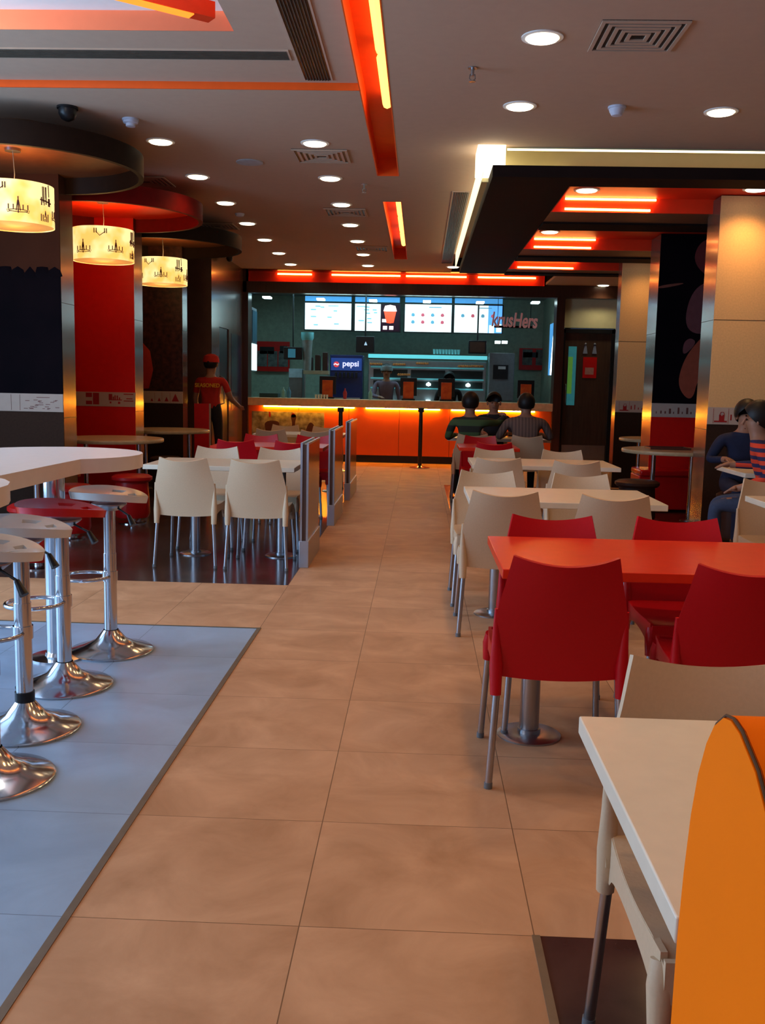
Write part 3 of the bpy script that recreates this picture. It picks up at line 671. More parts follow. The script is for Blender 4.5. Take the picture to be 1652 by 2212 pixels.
put('cream', 1.06, 6.05, -1, 'cream chair facing the camera behind the second right table, right one')
put('cream', 0.63, 7.90, 1, 'cream chair, near side of the third right table, by the aisle')
put('cream', 1.22, 7.76, 1, 'cream chair, near side of the third right table, right one')
put('cream', 0.69, 8.56, -1, 'cream chair facing the camera behind the third right table, by the aisle')
put('cream', 1.30, 8.54, -1, 'cream chair facing the camera behind the third right table, right one')
put('red', 0.76, 10.05, 1, 'red chair with its back turned, nearer of the two at the small far right table')
put('red', 0.70, 10.85, -1, 'red chair facing the camera, farther of the two at the small far right table')
put('cream', 0.63, 11.72, 1, 'cream chair under the seated person in the green striped top')
put('cream', 1.27, 11.70, 1, 'cream chair under the seated man in the grey-brown shirt')
put('cream', 0.98, 12.95, -1, 'cream chair under the person in the dark jacket facing the camera at the far right')
put('cream', 2.26, 5.98, -1, 'cream chair cut by the right edge in front of the person in jeans')
put('cream', -1.69, 7.14, 1, 'cream chair with its back to the camera at the nearest left table, left one')
put('cream', -1.165, 7.12, 1, 'cream chair, back turned, at the nearest left table beside the divider')
put('cream', -1.72, 7.92, -1, 'cream chair facing the camera behind the nearest left table, left one')
put('cream', -1.18, 7.92, -1, 'cream chair facing the camera behind the nearest left table, beside the divider')
put('red', -1.76, 9.50, 1, 'red chair with its back turned at the middle left table, left one')
put('red', -1.20, 9.48, 1, 'red chair with its back turned at the middle left table, beside the divider')
put('red', -1.70, 10.10, -1, 'red chair facing the camera at the middle left table, left one')
put('red', -1.14, 10.12, -1, 'red chair facing the camera at the middle left table, beside the divider')
put('cream', -1.79, 11.88, 1, 'cream chair with its back turned at the far left table, left one')
put('cream', -1.24, 11.80, 1, 'cream chair with its back turned at the far left table, beside the divider')
put('cream', -1.79, 12.62, -1, 'cream chair facing the camera at the far left table, left one')
put('cream', -1.22, 12.40, -1, 'cream chair facing the camera at the far left table, beside the divider')

def rect_table(x0, x1, y0, y1, M, label, poles, zt=0.73, group='rectangular dining tables'):
    cx, cy = (x0+x1)/2, (y0+y1)/2; hx, hy = (x1-x0)/2, (y1-y0)/2
    T = thing('dining_table', label, 'table', (cx, cy, 0), 0, group)
    t = MB(); t.box(-hx, hx, -hy, hy, zt-0.035, zt); t.build('tabletop', M, T, bevel=0.003)
    for px in poles:
        t = MB(); t.cyl(px-cx, 0, 0.038, 0.010, zt-0.035, 28); t.build('pole', STEEL, T)
        t = MB(); t.lathe([(0.125, 0.0), (0.125, 0.006), (0.115, 0.012), (0.045, 0.014), (0.045, 0.03), (0.038, 0.032)], px-cx, 0, 36); t.build('base_disc', STEEL, T)
        t = MB(); t.box(px-cx-0.14, px-cx+0.14, -0.14, 0.14, zt-0.043, zt-0.035); t.build('mounting_plate', GREYP, T, smooth=0)
    return T
rect_table(0.32, 1.46, 1.09, 1.80, CREAMT, 'nearest cream table, its pale edge towards the aisle, partly hidden by the orange bench back', [0.80])
rect_table(0.30, 1.46, 3.30, 4.05, REDT, 'big glossy red table with red chairs on both sides', [0.46, 1.22])
rect_table(0.29, 1.38, 5.33, 6.10, CREAMT, 'second right table, pale cream top with a soft reflection', [0.48, 1.16])
rect_table(0.44, 1.64, 7.86, 8.66, CREAMT, 'third right table, cream top, between two pairs of cream chairs', [0.68, 1.34])
rect_table(0.42, 1.05, 10.08, 10.80, REDT, 'small red table between two red chairs, far right', [0.75])
rect_table(0.35, 1.62, 11.95, 12.70, CREAMT, 'far right cream table where the men are seated', [0.62, 1.30])
rect_table(-2.06, -0.92, 7.12, 7.86, CREAMT, 'nearest left table, cream top with a cut far corner, by the divider', [-1.75, -1.07])
rect_table(-2.06, -0.94, 9.45, 10.19, REDT, 'middle left red table, hidden between red chairs', [-1.76, -1.10])
rect_table(-2.06, -0.94, 11.88, 12.62, CREAMT, 'far left cream table with a small paper on it', [-1.76, -1.10])
rect_table(2.00, 2.9, 5.25, 5.95, CREAMT, 'cream table cut by the right edge, its white edge towards the aisle', [2.45])
rect_table(2.55, 3.30, 7.62, 8.35, CREAMT, 'small cream table between the two people at the right edge', [2.98])
t = MB(); t.box(-0.055, 0.055, -0.04, 0.04, 0, 0.004); tag(t.build('paper_slip', mat('orange_paper', (0.85, 0.45, 0.12), 0.6), bevel=0.001), 'small orange paper on the far left table', 'paper', loc=(-1.42, 12.2, 0.732))  # orange is the paper's own colour
t = MB(); t.box(-0.07, 0.07, -0.02, 0.02, 0, 0.004); tag(t.build('paper_slip', mat('pink_paper', (0.75, 0.40, 0.30), 0.6), bevel=0.001), 'thin pink paper lying right of the orange one on the far left table', 'paper', loc=(-1.18, 12.25, 0.732))

def round_table(x, y, label, r=0.53, zt=0.75, M=None, leg=(0.28, 0.0)):
    T = thing('round_table', label, 'table', (x, y, 0), 0, 'round side tables')
    t = MB(); t.lathe([(r-0.005, zt-0.038), (r, zt-0.032), (r, zt-0.006), (r-0.005, zt)], 0, 0, 56); t.build('tabletop', M or CREAMT, T)
    for s in (-1, 1):
        t = MB(); t.cyl(s*leg[0], 0, 0.025, 0.01, zt-0.038, 20); t.build('leg', CHROME, T)
        t = MB(); t.lathe([(0.09, 0), (0.09, 0.006), (0.03, 0.014)], s*leg[0], 0, 24); t.build('base_disc', STEEL, T)
    return T
BT = mat('beige_round_top', (0.50, 0.38, 0.22), 0.35)
round_table(-3.21, 10.0, 'round side table in front of the tall red panel', M=BT)
round_table(-3.18, 12.1, 'round side table below the farthest pendant lamp', M=BT)
round_table(-3.4, 7.75, 'round side table half hidden behind the white bar table, under the nearest lamp', M=BT)
round_table(2.67, 10.25, 'round side table beside the red lower panel on the right', M=BT, leg=(0.2, 0))
round_table(3.12, 12.6, 'farther round side table at the right, mostly behind a pier', M=BT)
t = MB(); t.box(-0.20, 0.20, -0.13, 0.13, 0, 0.008); t.box(-0.21, 0.21, -0.14, -0.13, 0, 0.02); t.box(-0.21, 0.21, 0.13, 0.14, 0, 0.02); t.box(-0.21, -0.20, -0.13, 0.13, 0, 0.02); t.box(0.20, 0.21, -0.13, 0.13, 0, 0.02)
tag(t.build('serving_tray', mat('brown_tray', (0.10, 0.03, 0.02), 0.4), smooth=0), 'dark brown tray lying on the right round side table', 'tray', loc=(2.62, 10.3, 0.752))

def pouf(x, y, M, label, r=0.19):
    T = thing('round_stool', label, 'stool', (x, y, 0), 0, 'low round stools')
    t = MB(); t.lathe([(r-0.02, 0.40), (r, 0.42), (r, 0.445), (r-0.03, 0.462), (0.05, 0.470), (0.002, 0.470)], 0, 0, 36); t.build('seat', M, T)
    t = MB(); t.lathe([(r*0.80, 0.06), (r*0.88, 0.10), (r*0.80, 0.40)], 0, 0, 36); t.build('body', M, T)
    t = MB(); t.cyl(0, 0, 0.03, 0.01, 0.08, 16); t.lathe([(0.13, 0), (0.13, 0.008), (0.04, 0.016)], 0, 0, 28); t.build('foot', CHROME, T)
BRS = mat('brown_leatherette', (0.045, 0.022, 0.018), 0.4)
pouf(-2.72, 6.75, REDDK, 'red round stool with a red drum body, behind the bar stools', 0.20)
pouf(-2.95, 8.05, REDDK, 'small red round stool below the middle round side table, left one')
pouf(-2.72, 9.05, REDDK, 'red round stool in front of the red panel table, right one')
pouf(-3.45, 9.15, REDDK, 'red round stool in front of the red panel table, left one')
pouf(-2.55, 10.75, BRS, 'dark brown round stool between the left side tables')
pouf(-3.0, 11.35, BRS, 'dark brown round stool at the farthest left side table')
pouf(2.20, 9.75, BRS, 'dark brown round stool beside the right round side table', 0.22)
pouf(3.05, 9.92, REDDK, 'red round stool behind the right round side table', 0.16)
# red seat with thin pole at the right
S1 = thing('red_bench', 'low red bench seat in front of the red lower panel', 'bench', (2.78, 11.15, 0))
t = MB(); t.box(-0.28, 0.32, -0.2, 0.3, 0.40, 0.47); t.build('seat', STOOLR, S1, bevel=0.02)
t = MB(); t.box(-0.28, 0.32, -0.15, 0.3, 0.02, 0.40); t.build('body', REDP, S1, bevel=0.01)

# bar table
lobes = [(-1.76, 4.55, 0.43), (-1.78, 3.02, 0.44)]
pts = []
def arc(cx, cy, r, a0, a1, n=22): return [(cx+r*math.cos(math.radians(a0+(a1-a0)*k/n)), cy+r*math.sin(math.radians(a0+(a1-a0)*k/n))) for k in range(n+1)]
pts = arc(-1.76, 4.55, 0.43, -52, 232) + arc(-1.78, 3.02, 0.44, 128, 412)
B = thing('bar_table', 'high white clover-shaped bar table with thick edge, surrounded by bar stools', 'table', (-1.77, 3.8, 0))
t = MB(); t.prism([(x+1.77, y-3.8) for x, y in pts], 0.935, 1.0); t.build('tabletop', [WHT], B, smooth=30)
for py in (4.53, 3.02):
    t = MB(); t.cyl(0.03, py-3.8, 0.050, 0.02, 0.935, 32); t.build('pole', CHROME, B)
    t = MB(); t.lathe([(0.13, 0.0), (0.13, 0.008), (0.06, 0.014), (0.055, 0.03)], 0.03, py-3.8, 40); t.build('base_disc', CHROME, B)
# bar stools
def bar_stool(x, y, M, rz, label):
    T = thing('bar_stool', label, 'bar stool', (x, y, 0), rz, 'tractor-seat bar stools')
    def rad(a): return 0.205*(1+0.08*math.cos(2*a)) - 0.02*max(0, math.cos(a))**3
    n, m_ = 48, 10
    def top(a, q):
        r = rad(a)*q; xx, yy = r*math.cos(a), r*math.sin(a)
        z = 0.797+0.018*q**2*abs(math.cos(a))**1.2 - 0.020*(1-q) + 0.012*max(0, -math.sin(a))*q**2 - 0.020*q**4*max(0, math.sin(a))
        return (xx, yy, z)
    vs = []; fs = []
    for j in range(m_+1):
        for i in range(n): vs.append(top(2*PI*i/n, max(0.001, j/m_)))
    o = len(vs)
    for j in range(m_+1):
        for i in range(n):
            x_, y_, z_ = top(2*PI*i/n, max(0.001, (j/m_)*0.96)); vs.append((x_, y_, z_-0.020-0.012*(j/m_)))
    hole = set()
    for i0 in (4, 12, 20):
        for di in (0, 1, 2, 3):
            hole.add((6, i0+di-1)); hole.add((5, i0+di-1))
    # faces: holes cut through the shell in the rear-half ring
    for j in range(m_):
        for i in range(n):
            i2 = (i+1) % n; ju = j*n
            if (j, i) in hole:
                for (nb, p, q) in (((j-1, i), (j, i), (j, i2)), ((j+1, i), (j+1, i), (j+1, i2)), ((j, i-1), (j, i), (j+1, i)), ((j, i+1), (j, i2), (j+1, i2))):
                    if nb in hole: continue
                    fs.append((p[0]*n+p[1], q[0]*n+q[1], o+q[0]*n+q[1], o+p[0]*n+p[1]))
                continue
            fs.append((ju+i, ju+i2, ju+n+i2, ju+n+i)); fs.append((o+ju+i, o+ju+n+i, o+ju+n+i2, o+ju+i2))
    for i in range(n): i2 = (i+1) % n; fs.append((m_*n+i, m_*n+i2, o+m_*n+i2, o+m_*n+i))
    t = MB(); t.add(vs, fs); t.build('seat', M, T, smooth=50)
    t = MB(); t.lathe([(0.002, 0.715), (0.05, 0.715), (0.085, 0.742), (0.085, 0.748), (0.002, 0.748)], 0, 0, 24); t.build('seat_mount', STEEL, T)
    t = MB(); t.cyl(0, 0, 0.032, 0.06, 0.50, 28); t.cyl(0, 0, 0.0295, 0.50, 0.72, 28); t.build('pole', CHROME, T)
    t = MB(); t.lathe([(0.205, 0.0), (0.208, 0.008), (0.20, 0.014), (0.13, 0.034), (0.075, 0.062), (0.045, 0.10), (0.036, 0.112)], 0, 0, 56); t.build('base', CHROME, T)
    t = MB(); t.cyl(0, 0, 0.037, 0.105, 0.15 if 'black collar' in label else 0.112, 28); t.build('collar', BLACK, T)
    t = MB(); ring = [(0.115*math.cos(a)+0, -0.12+0.12*math.sin(a), 0.385-0.0*a) for a in [2*PI*k/32 for k in range(32)]]
    t.tube(ring, 0.009, 10, 0, True); t.tube([(0, 0, 0.36), (0, 0, 0.41)], 0.038, 20); t.build('footrest', CHROME, T)
    t = MB(); t.tube([(0.03, 0.03, 0.735), (0.11, 0.09, 0.70)], 0.005, 8); t.tube([(0.11, 0.09, 0.70), (0.135, 0.11, 0.655)], [0.009, 0.016], 10); t.build('lever', BLACK, T)
    return T
bar_stool(-1.52, 4.67, STOOLW, -1.25, 'white bar stool farthest from the camera, its round chrome base nearest the aisle')
bar_stool(-1.545, 4.10, STOOLR, -1.0, 'red bar stool between the white bar stools at the high table')
bar_stool(-1.50, 3.56, STOOLW, -1.1, 'white bar stool with a black collar above its chrome base')
bar_stool(-1.42, 3.08, STOOLW, -1.1, 'nearest white bar stool, its pole outside the left edge of the frame')
for k in (1,):
    pass

# divider screens
def divider(x, y0, y1, h, label):
    D = thing('divider_screen', label, 'divider', (x, y0, 0), 0, 'low divider screens along the aisle')
    L_ = y1-y0
    t = MB(); t.box(0.004, 0.056, 0.012, L_, 0.20, h-0.012); t.build('panel', LAM, D, bevel=0.002)
    t = MB()
    for xx in (0.0, 0.045): t.box(xx, xx+0.015, -0.004, 0.012, 0.20, h); t.box(xx, xx+0.015, 0.0, L_, h-0.014, h)
    t.build('metal_edge', ALU, D, smooth=0)
    t = MB(); t.box(-0.006, 0.066, -0.008, L_, 0, 0.20); t.build('plinth', ALU, D, bevel=0.003)
divider(-0.862, 7.02, 7.82, 0.925, 'nearest low brown divider screen with metal edges beside the left table')
divider(-0.862, 9.20, 10.20, 0.925, 'second brown divider screen along the aisle')
divider(-0.862, 11.30, 12.45, 0.925, 'third brown divider screen along the aisle')
for (x, y, lb) in ((-1.24, 15.2, 'black queue post left of the aisle in front of the counter'), (0.02, 16.1, 'black queue post standing in the middle before the orange counter')):
    D = thing('queue_post', lb, 'queue post', (x, y, 0), 0, 'queue posts')
    t = MB(); t.lathe([(0.17, 0), (0.17, 0.012), (0.06, 0.03), (0.035, 0.05)], 0, 0, 32); t.build('base', CHROME, D)
    t = MB(); t.cyl(0.0, 0, 0.034, 0.04, 0.95, 20); t.build('pole', mat('dark_metal', (0.07, 0.05, 0.045), 0.3, 0.6), D)
    t = MB(); t.box(-0.05, 0.05, -0.04, 0.04, 0.93, 1.0); t.build('belt_head', BLACK, D, bevel=0.005)

# orange bench back in the foreground
prof = [(0.88,1.052),(0.905,1.035),(0.925,1.01),(0.945,0.97),(0.96,0.92),(0.972,0.85),(0.98,0.77),(0.983,0.67),(0.985,0.46),
        (0.60,0.46),(0.61,0.62),(0.63,0.76),(0.66,0.86),(0.70,0.94),(0.745,1.0),(0.79,1.035),(0.835,1.053),(0.86,1.056)]
ob = thing('bench', 'bright orange rounded bench back cut by the lower right corner', 'bench', (0.29, 0.8, 0))
yz = [(y-0.8, z) for y, z in prof]
t = MB(); t.prism(yz, 0.006, 1.30, f=lambda a, b, c: (c, a, b)); t.build('backrest', ORSEAT, ob, smooth=35)
t = MB(); t.prism([(a*0.995+0.0, 0.46+(b-0.46)*0.996) for a, b in yz], 0.0, 0.006, f=lambda a, b, c: (c, a, b)); t.build('end_panel', ORSEAT, ob, smooth=0)
t = MB(); t.tube([(0.003, a, b) for a, b in yz], 0.0016, 6, 0, True); t.build('edge_seam', EDGE, ob)
t = MB(); t.box(0.0, 1.3, -0.75, 0.18, 0.36, 0.46); t.build('seat', ORSEAT, ob, bevel=0.02)
t = MB(); t.box(0.05, 1.3, -0.7, 0.16, 0, 0.36); t.build('base', DKWOOD, ob, smooth=0)

# ================================================================== COUNTER
ct = thing('service_counter', 'long service counter with a cream top and glowing orange front', 'counter', (-0.36, 17.0, 0))
W = 2.66
t = MB(); t.box(-W, W, -0.06, 0.70, 0.965, 1.10); t.build('countertop', mat('counter_cream', (0.90, 0.62, 0.34), 0.35), ct, bevel=0.004)
OC = mat('orange_front', (0.92, 0.14, 0.008), 0.38, var=0.04, scale=3)
for k in range(6):
    x0 = -W+k*2*W/6; t = MB(); t.box(x0+0.003, x0+2*W/6-0.003, 0.03, 0.06, 0.13, 0.965); t.build('front_panel', OC, ct, smooth=0)
t = MB(); t.box(-W, W, 0.06, 0.12, 0.0, 0.965); t.build('carcass', DKWOOD, ct, smooth=0)
t = MB(); t.box(-W, W, 0.05, 0.07, 0.0, 0.13); t.build('kick_board', BLACK, ct, smooth=0)
MU = thing('graffiti_panel', 'floral printed panel on the left end of the counter front', 'printed panel', (-2.32, 17.02, 0.40))
t = MB(); t.box(-0.64, 0.64, -0.005, 0.008, 0, 0.46); t.build('panel', mat('mural_ground', (0.50, 0.46, 0.26), 0.6, col2=(0.09, 0.08, 0.05), scale=9), MU, smooth=0)
t = MB()
def sh(pts): t.prism(smooth_poly(pts, 2), -0.008, -0.005, f=lambda a, b, c: (a, c, b))
sh([(-0.42, 0.30), (-0.12, 0.30), (-0.20, 0.10), (-0.26, 0.0), (-0.36, 0.0), (-0.40, 0.12)]); sh([(0.05, 0.08), (0.14, 0.08), (0.12, 0.25), (0.16, 0.42), (0.04, 0.42), (0.08, 0.25)])
sh([(0.30, 0.05), (0.50, 0.05), (0.48, 0.22), (0.40, 0.30), (0.34, 0.22)])
t.build('printed_figures', mat('mural_brown', (0.09, 0.03, 0.02), 0.6), MU)
t = MB(); sh([(-0.34, 0.36), (-0.30, 0.36), (-0.31, 0.46), (-0.34, 0.46)]); sh([(0.05, 0.36), (0.15, 0.36), (0.12, 0.44), (0.06, 0.44)]); t.build('red_accent', PRINTR, MU)
for x0, x1, lb in [(-2.75, -1.15, 'left'), (-0.95, 0.35, 'middle'), (0.55, 2.0, 'right')]:
    tubelight('counter_strip_light', [(x0, 17.0, 0.955), (x1, 17.0, 0.955)], 0.012, em('amber_strip', (1.0, 0.45, 0.03), 105), 'amber strip light tucked under the countertop, %s length' % lb, 'strips under the countertop')
t = MB(); t.box(-2.66, 2.66, -0.015, 0, 0, 0.03); 
# floor glow strip line
# menu screens
def screen(px0, px1, py0, py1, label, kind):
    D = 18.9; a = at(px0, py0, D); b = at(px1, py1, D); cx = (a.x+b.x)/2; hw = (b.x-a.x)/2; cz = (a.z+b.z)/2; hh = (a.z-b.z)/2
    T = thing('menu_screen', label, 'screen', (cx, D, cz-hh-0.02), 0, 'menu screens above the kitchen line')
    z0 = 0.02; z1 = 0.02+2*hh
    t = MB(); t.box(-hw-0.025, hw+0.025, 0.004, 0.09, 0, z1+0.02); t.build('housing', BLACK, T, bevel=0.004)
    split = {'full': hw, 'food': hw*0.15, 'drink': hw*0.42, 'teal': hw}[kind]
    t = MB(); t.box(-hw, split, 0, 0.004, z0, z1); t.build('display', E_SCR, T, smooth=0)
    rnd = random.Random(int(px0))
    t = MB()
    def blob(x, z, wx, wz): t.box(x-wx, x+wx, -0.003, 0, z-wz, z+wz)
    if kind in ('full', 'food'):
        for k in range(7): blob(-hw*0.85+rnd.random()*(split+hw)*0.8, z0+(0.1+0.8*rnd.random())*(z1-z0), 0.03+0.03*rnd.random(), 0.012)
        blob(0.1 if kind == 'full' else -0.3, z1-0.05, 0.10, 0.008); blob(-0.2, z1-0.06, 0.05, 0.012)
        t.build('menu_text', em('menu_ink', (0.25, 0.5, 0.6), 0.8), T, smooth=0)
    else:
        for k in range(8 if kind == 'teal' else 4):
            x = -hw*0.65+(k % 4)*hw*0.42; z = z0+(0.62 if k < 4 else 0.36)*(z1-z0)
            t.lathe([(0.002, z-0.035), (0.035, z-0.02), (0.028, z+0.02), (0.002, z+0.035)], x, -0.002, 10, k % 2, 0.1)
        blob(hw*0.3, z1-0.05, 0.12, 0.008)
        t.build('menu_picture', [em('menu_blue_ink', (0.12, 0.35, 0.5), 0.8), em('menu_red_ink', (0.6, 0.1, 0.15), 0.8)], T)
    if kind == 'food':
        t = MB(); t.box(split, hw, 0, 0.004, z0, z1); t.build('dark_display', em('dark_screen', (0.02, 0.0, 0.01), 0.3), T, smooth=0)
        t = MB(); cxx = (split+hw)/2; t.lathe([(0.002, z0+0.15), (0.07, z0+0.16), (0.12, z0+0.38), (0.002, z0+0.40)], cxx, -0.002, 14, 0, 0.05); t.build('red_bucket_picture', em('bucket_red', (1.0, 0.08, 0.03), 1.5), T)
        t = MB(); t.lathe([(0.002, z0+0.36), (0.13, z0+0.38), (0.10, z0+0.48), (0.002, z0+0.50)], cxx, -0.003, 14, 0, 0.05); t.box(split+0.03, split+0.17, -0.003, 0, z0+0.17, z0+0.23); t.box(split+0.05, split+0.13, -0.003, 0, z0+0.03, z0+0.10); t.box(split+0.17, split+0.25, -0.003, 0, z0+0.03, z0+0.10); t.build('bright_picture', em('bucket_top', (1.0, 0.75, 0.7), 1.6), T)
    if kind == 'drink':
        t = MB(); t.box(split, hw, 0, 0.004, z0, z1); t.build('blue_display', E_SCRB, T, smooth=0)
        t = MB(); t.box(split+0.02, split+0.12, -0.003, 0, z0+0.0, z0+0.15); t.box(split+0.16, split+0.26, -0.003, 0, z0+0.02, z0+0.17); t.build('bright_picture', E_SCR, T, smooth=0)
    t = MB(); t.box(-hw, hw, 0.0, 0.01, z1+0.035, z1+0.13); t.build('blue_header', E_BLUE, T, smooth=0)
screen(659, 758, 654, 713, 'leftmost menu screen, almost all white', 'full')
screen(767, 862, 656, 716, 'second menu screen with a red bucket picture on its dark right part', 'food')
screen(875, 974, 657, 718, 'third menu screen with a teal tint and rows of small food pictures', 'teal')
screen(982, 1083, 659, 720, 'rightmost menu screen, partly behind the lettered sign', 'drink')
# kitchen downlights
for px, py, d in [(577, 641, 18.2), (693, 645, 18.2), (806, 648, 18.2), (922, 650, 18.2), (1037, 652, 18.2), (1156, 652, 18.2)]:
    p = at(px, py, d); t = MB(); t.box(-0.07, 0.07, -0.12, 0.12, -0.03, 0.0)
    o = t.build('kitchen_light', E_KIT, smooth=0)
    tag(o, 'small square cold white light above the counter, %s' % {577: 'far left on the plain wall side', 693: 'above the leftmost menu screen', 806: 'above the second menu screen', 922: 'above the third menu screen', 1037: 'above the rightmost menu screen', 1156: 'far right beyond the lettered sign'}[px], 'light', 'square kitchen lights', loc=(p.x, d, min(p.z, 3.15)))
# lettered sign
p = at(1110, 706, 18.0)
sg = thing('lettered_sign', 'pinkish red lettered sign hanging before the rightmost menu screen', 'sign', (p.x, 18.0, p.z), 0)
SGM = mat('sign_face', (0.50, 0.22, 0.20), 0.4, emit=(0.5, 0.20, 0.19), es=0.30)
s1 = textmesh('krusHers', 0.36, SGM, sg, 0.02, 'lettering', 0.12); s1.rotation_euler = (0, 0.03, 0)
s1.scale = (0.62, 1, 1)
t = MB(); t.box(-0.36, 0.36, 0.03, 0.04, -0.02, 0.02); t.tube([(-0.3, 0.035, 0), (-0.3, 0.035, 0.5)], 0.005, 6); t.tube([(0.3, 0.035, 0), (0.3, 0.035, 0.5)], 0.005, 6); t.build('bracket', DKWOOD, sg)
# light panels
p = at(545, 745, 17.8)
T = thing('illuminated_display', 'bright cold white vertical light panel at the left end of the kitchen', 'light panel', (-3.13, 17.75, 0))
a = at(545, 742, 17.8); b = at(545, 802, 17.8)
t = MB(); t.box(-0.04, 0.04, -0.02, 0.5, b.z, a.z+0.65); t.build('frame', ALU, T, smooth=0)
t = MB(); t.box(0.04, 0.05, 0.0, 0.48, b.z+0.02, a.z); t.box(-0.03, 0.045, -0.03, -0.02, b.z+0.02, a.z); t.build('lit_face', E_PANEL, T, smooth=0)
t = MB(); t.box(0.04, 0.05, 0.0, 0.48, a.z+0.03, a.z+0.6); t.build('dim_face', mat('dim_panel', (0.05, 0.12, 0.18), 0.3), T, smooth=0)
T = thing('illuminated_display', 'tall blue light panel with a bright white edge at the right end of the kitchen', 'light panel', (2.42, 17.8, 0))
a = at(1190, 697, 17.8); b = at(1190, 810, 17.8)
t = MB(); t.box(-0.05, 0.05, -0.0, 0.5, b.z, a.z); t.build('blue_face', E_BLUE, T, smooth=0)
t = MB(); t.tube([(-0.07, 0.0, b.z), (-0.03, 0.0, a.z)], 0.014, 8); t.build('bright_edge', em('edge_glow', (0.85, 0.98, 1.0), 6), T)
# red picture walls at the kitchen back
def redwall(px0, px1, py0, py1, label, n, D=20.3):
    a = at(px0, py0, D); b = at(px1, py1, D); T = thing('picture_panel', label, 'wall panel', ((a.x+b.x)/2, D, b.z), 0, 'red picture panels')
    hw = (b.x-a.x)/2; h = a.z-b.z
    t = MB(); t.box(-hw, hw, 0, 0.03, 0, h); t.build('panel', REDP, T, smooth=0)
    for k in range(n):
        x = -hw+2*hw*(k+0.6)/(n+0.2); t = MB(); t.box(x-0.10, x+0.10, -0.01, 0, 0.10, 0.42); t.build('picture', mat('grey_picture', (0.16, 0.17, 0.16), 0.5, col2=(0.06, 0.06, 0.06), scale=12), T, smooth=0)
    t = MB(); t.box(-hw+0.08, -hw+0.38, -0.01, 0, h*0.58, h*0.82); t.box(-hw+0.5, -hw+0.66, -0.01, 0, h*0.62, h*0.86); t.build('dark_notice', BLACK, T, smooth=0)
redwall(553, 625, 737, 803, 'red panel with three small grey pictures at the left kitchen wall', 3)
redwall(1122, 1184, 752, 800, 'red panel with papers at the right kitchen wall', 2)

# equipment row on the back line
def unit(name, px0, px1, py0, py1, D, depth, M, label, cat, bev=0.01):
    a = at(px0, py0, D); b = at(px1, py1, D)
    T = thing(name, label, cat, ((a.x+b.x)/2, D, b.z)); hw = (b.x-a.x)/2; h = a.z-b.z
    t = MB(); t.box(-hw, hw, 0, depth, 0, h); t.build('body', M, T, bevel=bev)
    return T, hw, h
STB = mat('steel_panel', (0.32, 0.36, 0.38), 0.35, 0.7, var=0.06)
# long back worktop that carries the equipment
t = MB(); t.box(-3.1, 2.4, 0, 0.9, 0.0, 0.90); tag(t.build('back_counter', STB, smooth=0), 'stainless back counter under the kitchen equipment', 'counter', loc=(0, 18.9, 0))
def on(z, T): T.location.z = z
T, hw, h = unit('soda_fountain', 713, 782, 766, 866, 18.95, 0.5, mat('navy_plastic', (0.012, 0.02, 0.09), 0.25), 'dark blue drinks machine with a glowing white brand word', 'drinks machine')
t = MB(); t.box(-hw+0.02, hw-0.02, -0.012, 0, h*0.66, h*0.93); t.build('sign_face', em('blue_sign', (0.02, 0.05, 0.22), 0.8), T, smooth=0)
textmesh('pepsi', 0.155, em('sign_white', (0.75, 0.70, 0.95), 1.2), T, 0.003, 'lettering', 0, (0.085, -0.016, h*0.755))
t = MB(); t.lathe([(0.055, -0.004), (0.055, 0.004)], 0, 0, 24); o = t.build('round_emblem', [em('emblem_red', (0.7, 0.05, 0.06), 1.0)], T); o.rotation_euler = (PI/2, 0, 0); o.location = (-hw+0.125, -0.018, h*0.79)
t = MB(); t.tube([(-0.05, -0.006, -0.01), (-0.02, -0.006, 0.012), (0.02, -0.006, -0.012), (0.05, -0.006, 0.01)], 0.012, 6); o2 = t.build('emblem_wave', em('sign_pale', (0.8, 0.8, 0.9), 1.0), o); o2.rotation_euler = (-PI/2, 0, 0)
for k in range(6):
    t = MB(); x = -hw+0.12+k*(2*hw-0.24)/5; t.box(x-0.02, x+0.02, -0.05, 0, h*0.50, h*0.62); t.build('dispenser_nozzle', BLACK, T, bevel=0.004)
t = MB(); t.box(-hw+0.04, hw-0.04, -0.12, 0, 0.02, 0.06); t.build('drip_tray', STEEL, T, smooth=0)
# heated display cabinet
T, hw, h = unit('display_cabinet', 796, 1048, 776, 868, 19.1, 0.6, STB, 'wide stainless food display cabinet glowing teal in the kitchen centre', 'food cabinet')
for z, nm in ((h*0.80, 'top'), (h*0.52, 'mid'), (h*0.28, 'low')):
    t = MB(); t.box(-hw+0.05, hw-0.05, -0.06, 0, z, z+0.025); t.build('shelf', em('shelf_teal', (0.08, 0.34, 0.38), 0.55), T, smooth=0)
for k in range(3):
    x = -hw+0.1+k*(2*hw-0.1)/3; t = MB(); t.box(x, x+(2*hw-0.3)/3, -0.010, 0, h*0.56, h*0.76); t.build('dark_bay', mat('bay_dark', (0.02, 0.03, 0.03), 0.3), T, smooth=0)
    t = MB(); t.box(x, x+(2*hw-0.3)/3, -0.010, 0, h*0.32, h*0.48); t.build('dark_bay', MATS['bay_dark'], T, smooth=0)
for x in (-0.72, 0.03, 0.80):
    t = MB(); t.lathe([(0.045, -0.01), (0.045, 0.01)], x, -0.07, 16); t.lathe([(0.002, h*0.36), (0.045, h*0.38), (0.045, h*0.42), (0.002, h*0.46)], x, -0.09, 16); t.build('warming_lamp', E_KIT, T)
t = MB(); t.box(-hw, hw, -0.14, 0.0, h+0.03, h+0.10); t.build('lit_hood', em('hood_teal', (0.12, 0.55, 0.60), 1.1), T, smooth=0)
FOOD = mat('fried_food', (0.55, 0.16, 0.03), 0.6, col2=(0.35, 0.08, 0.02), scale=60)
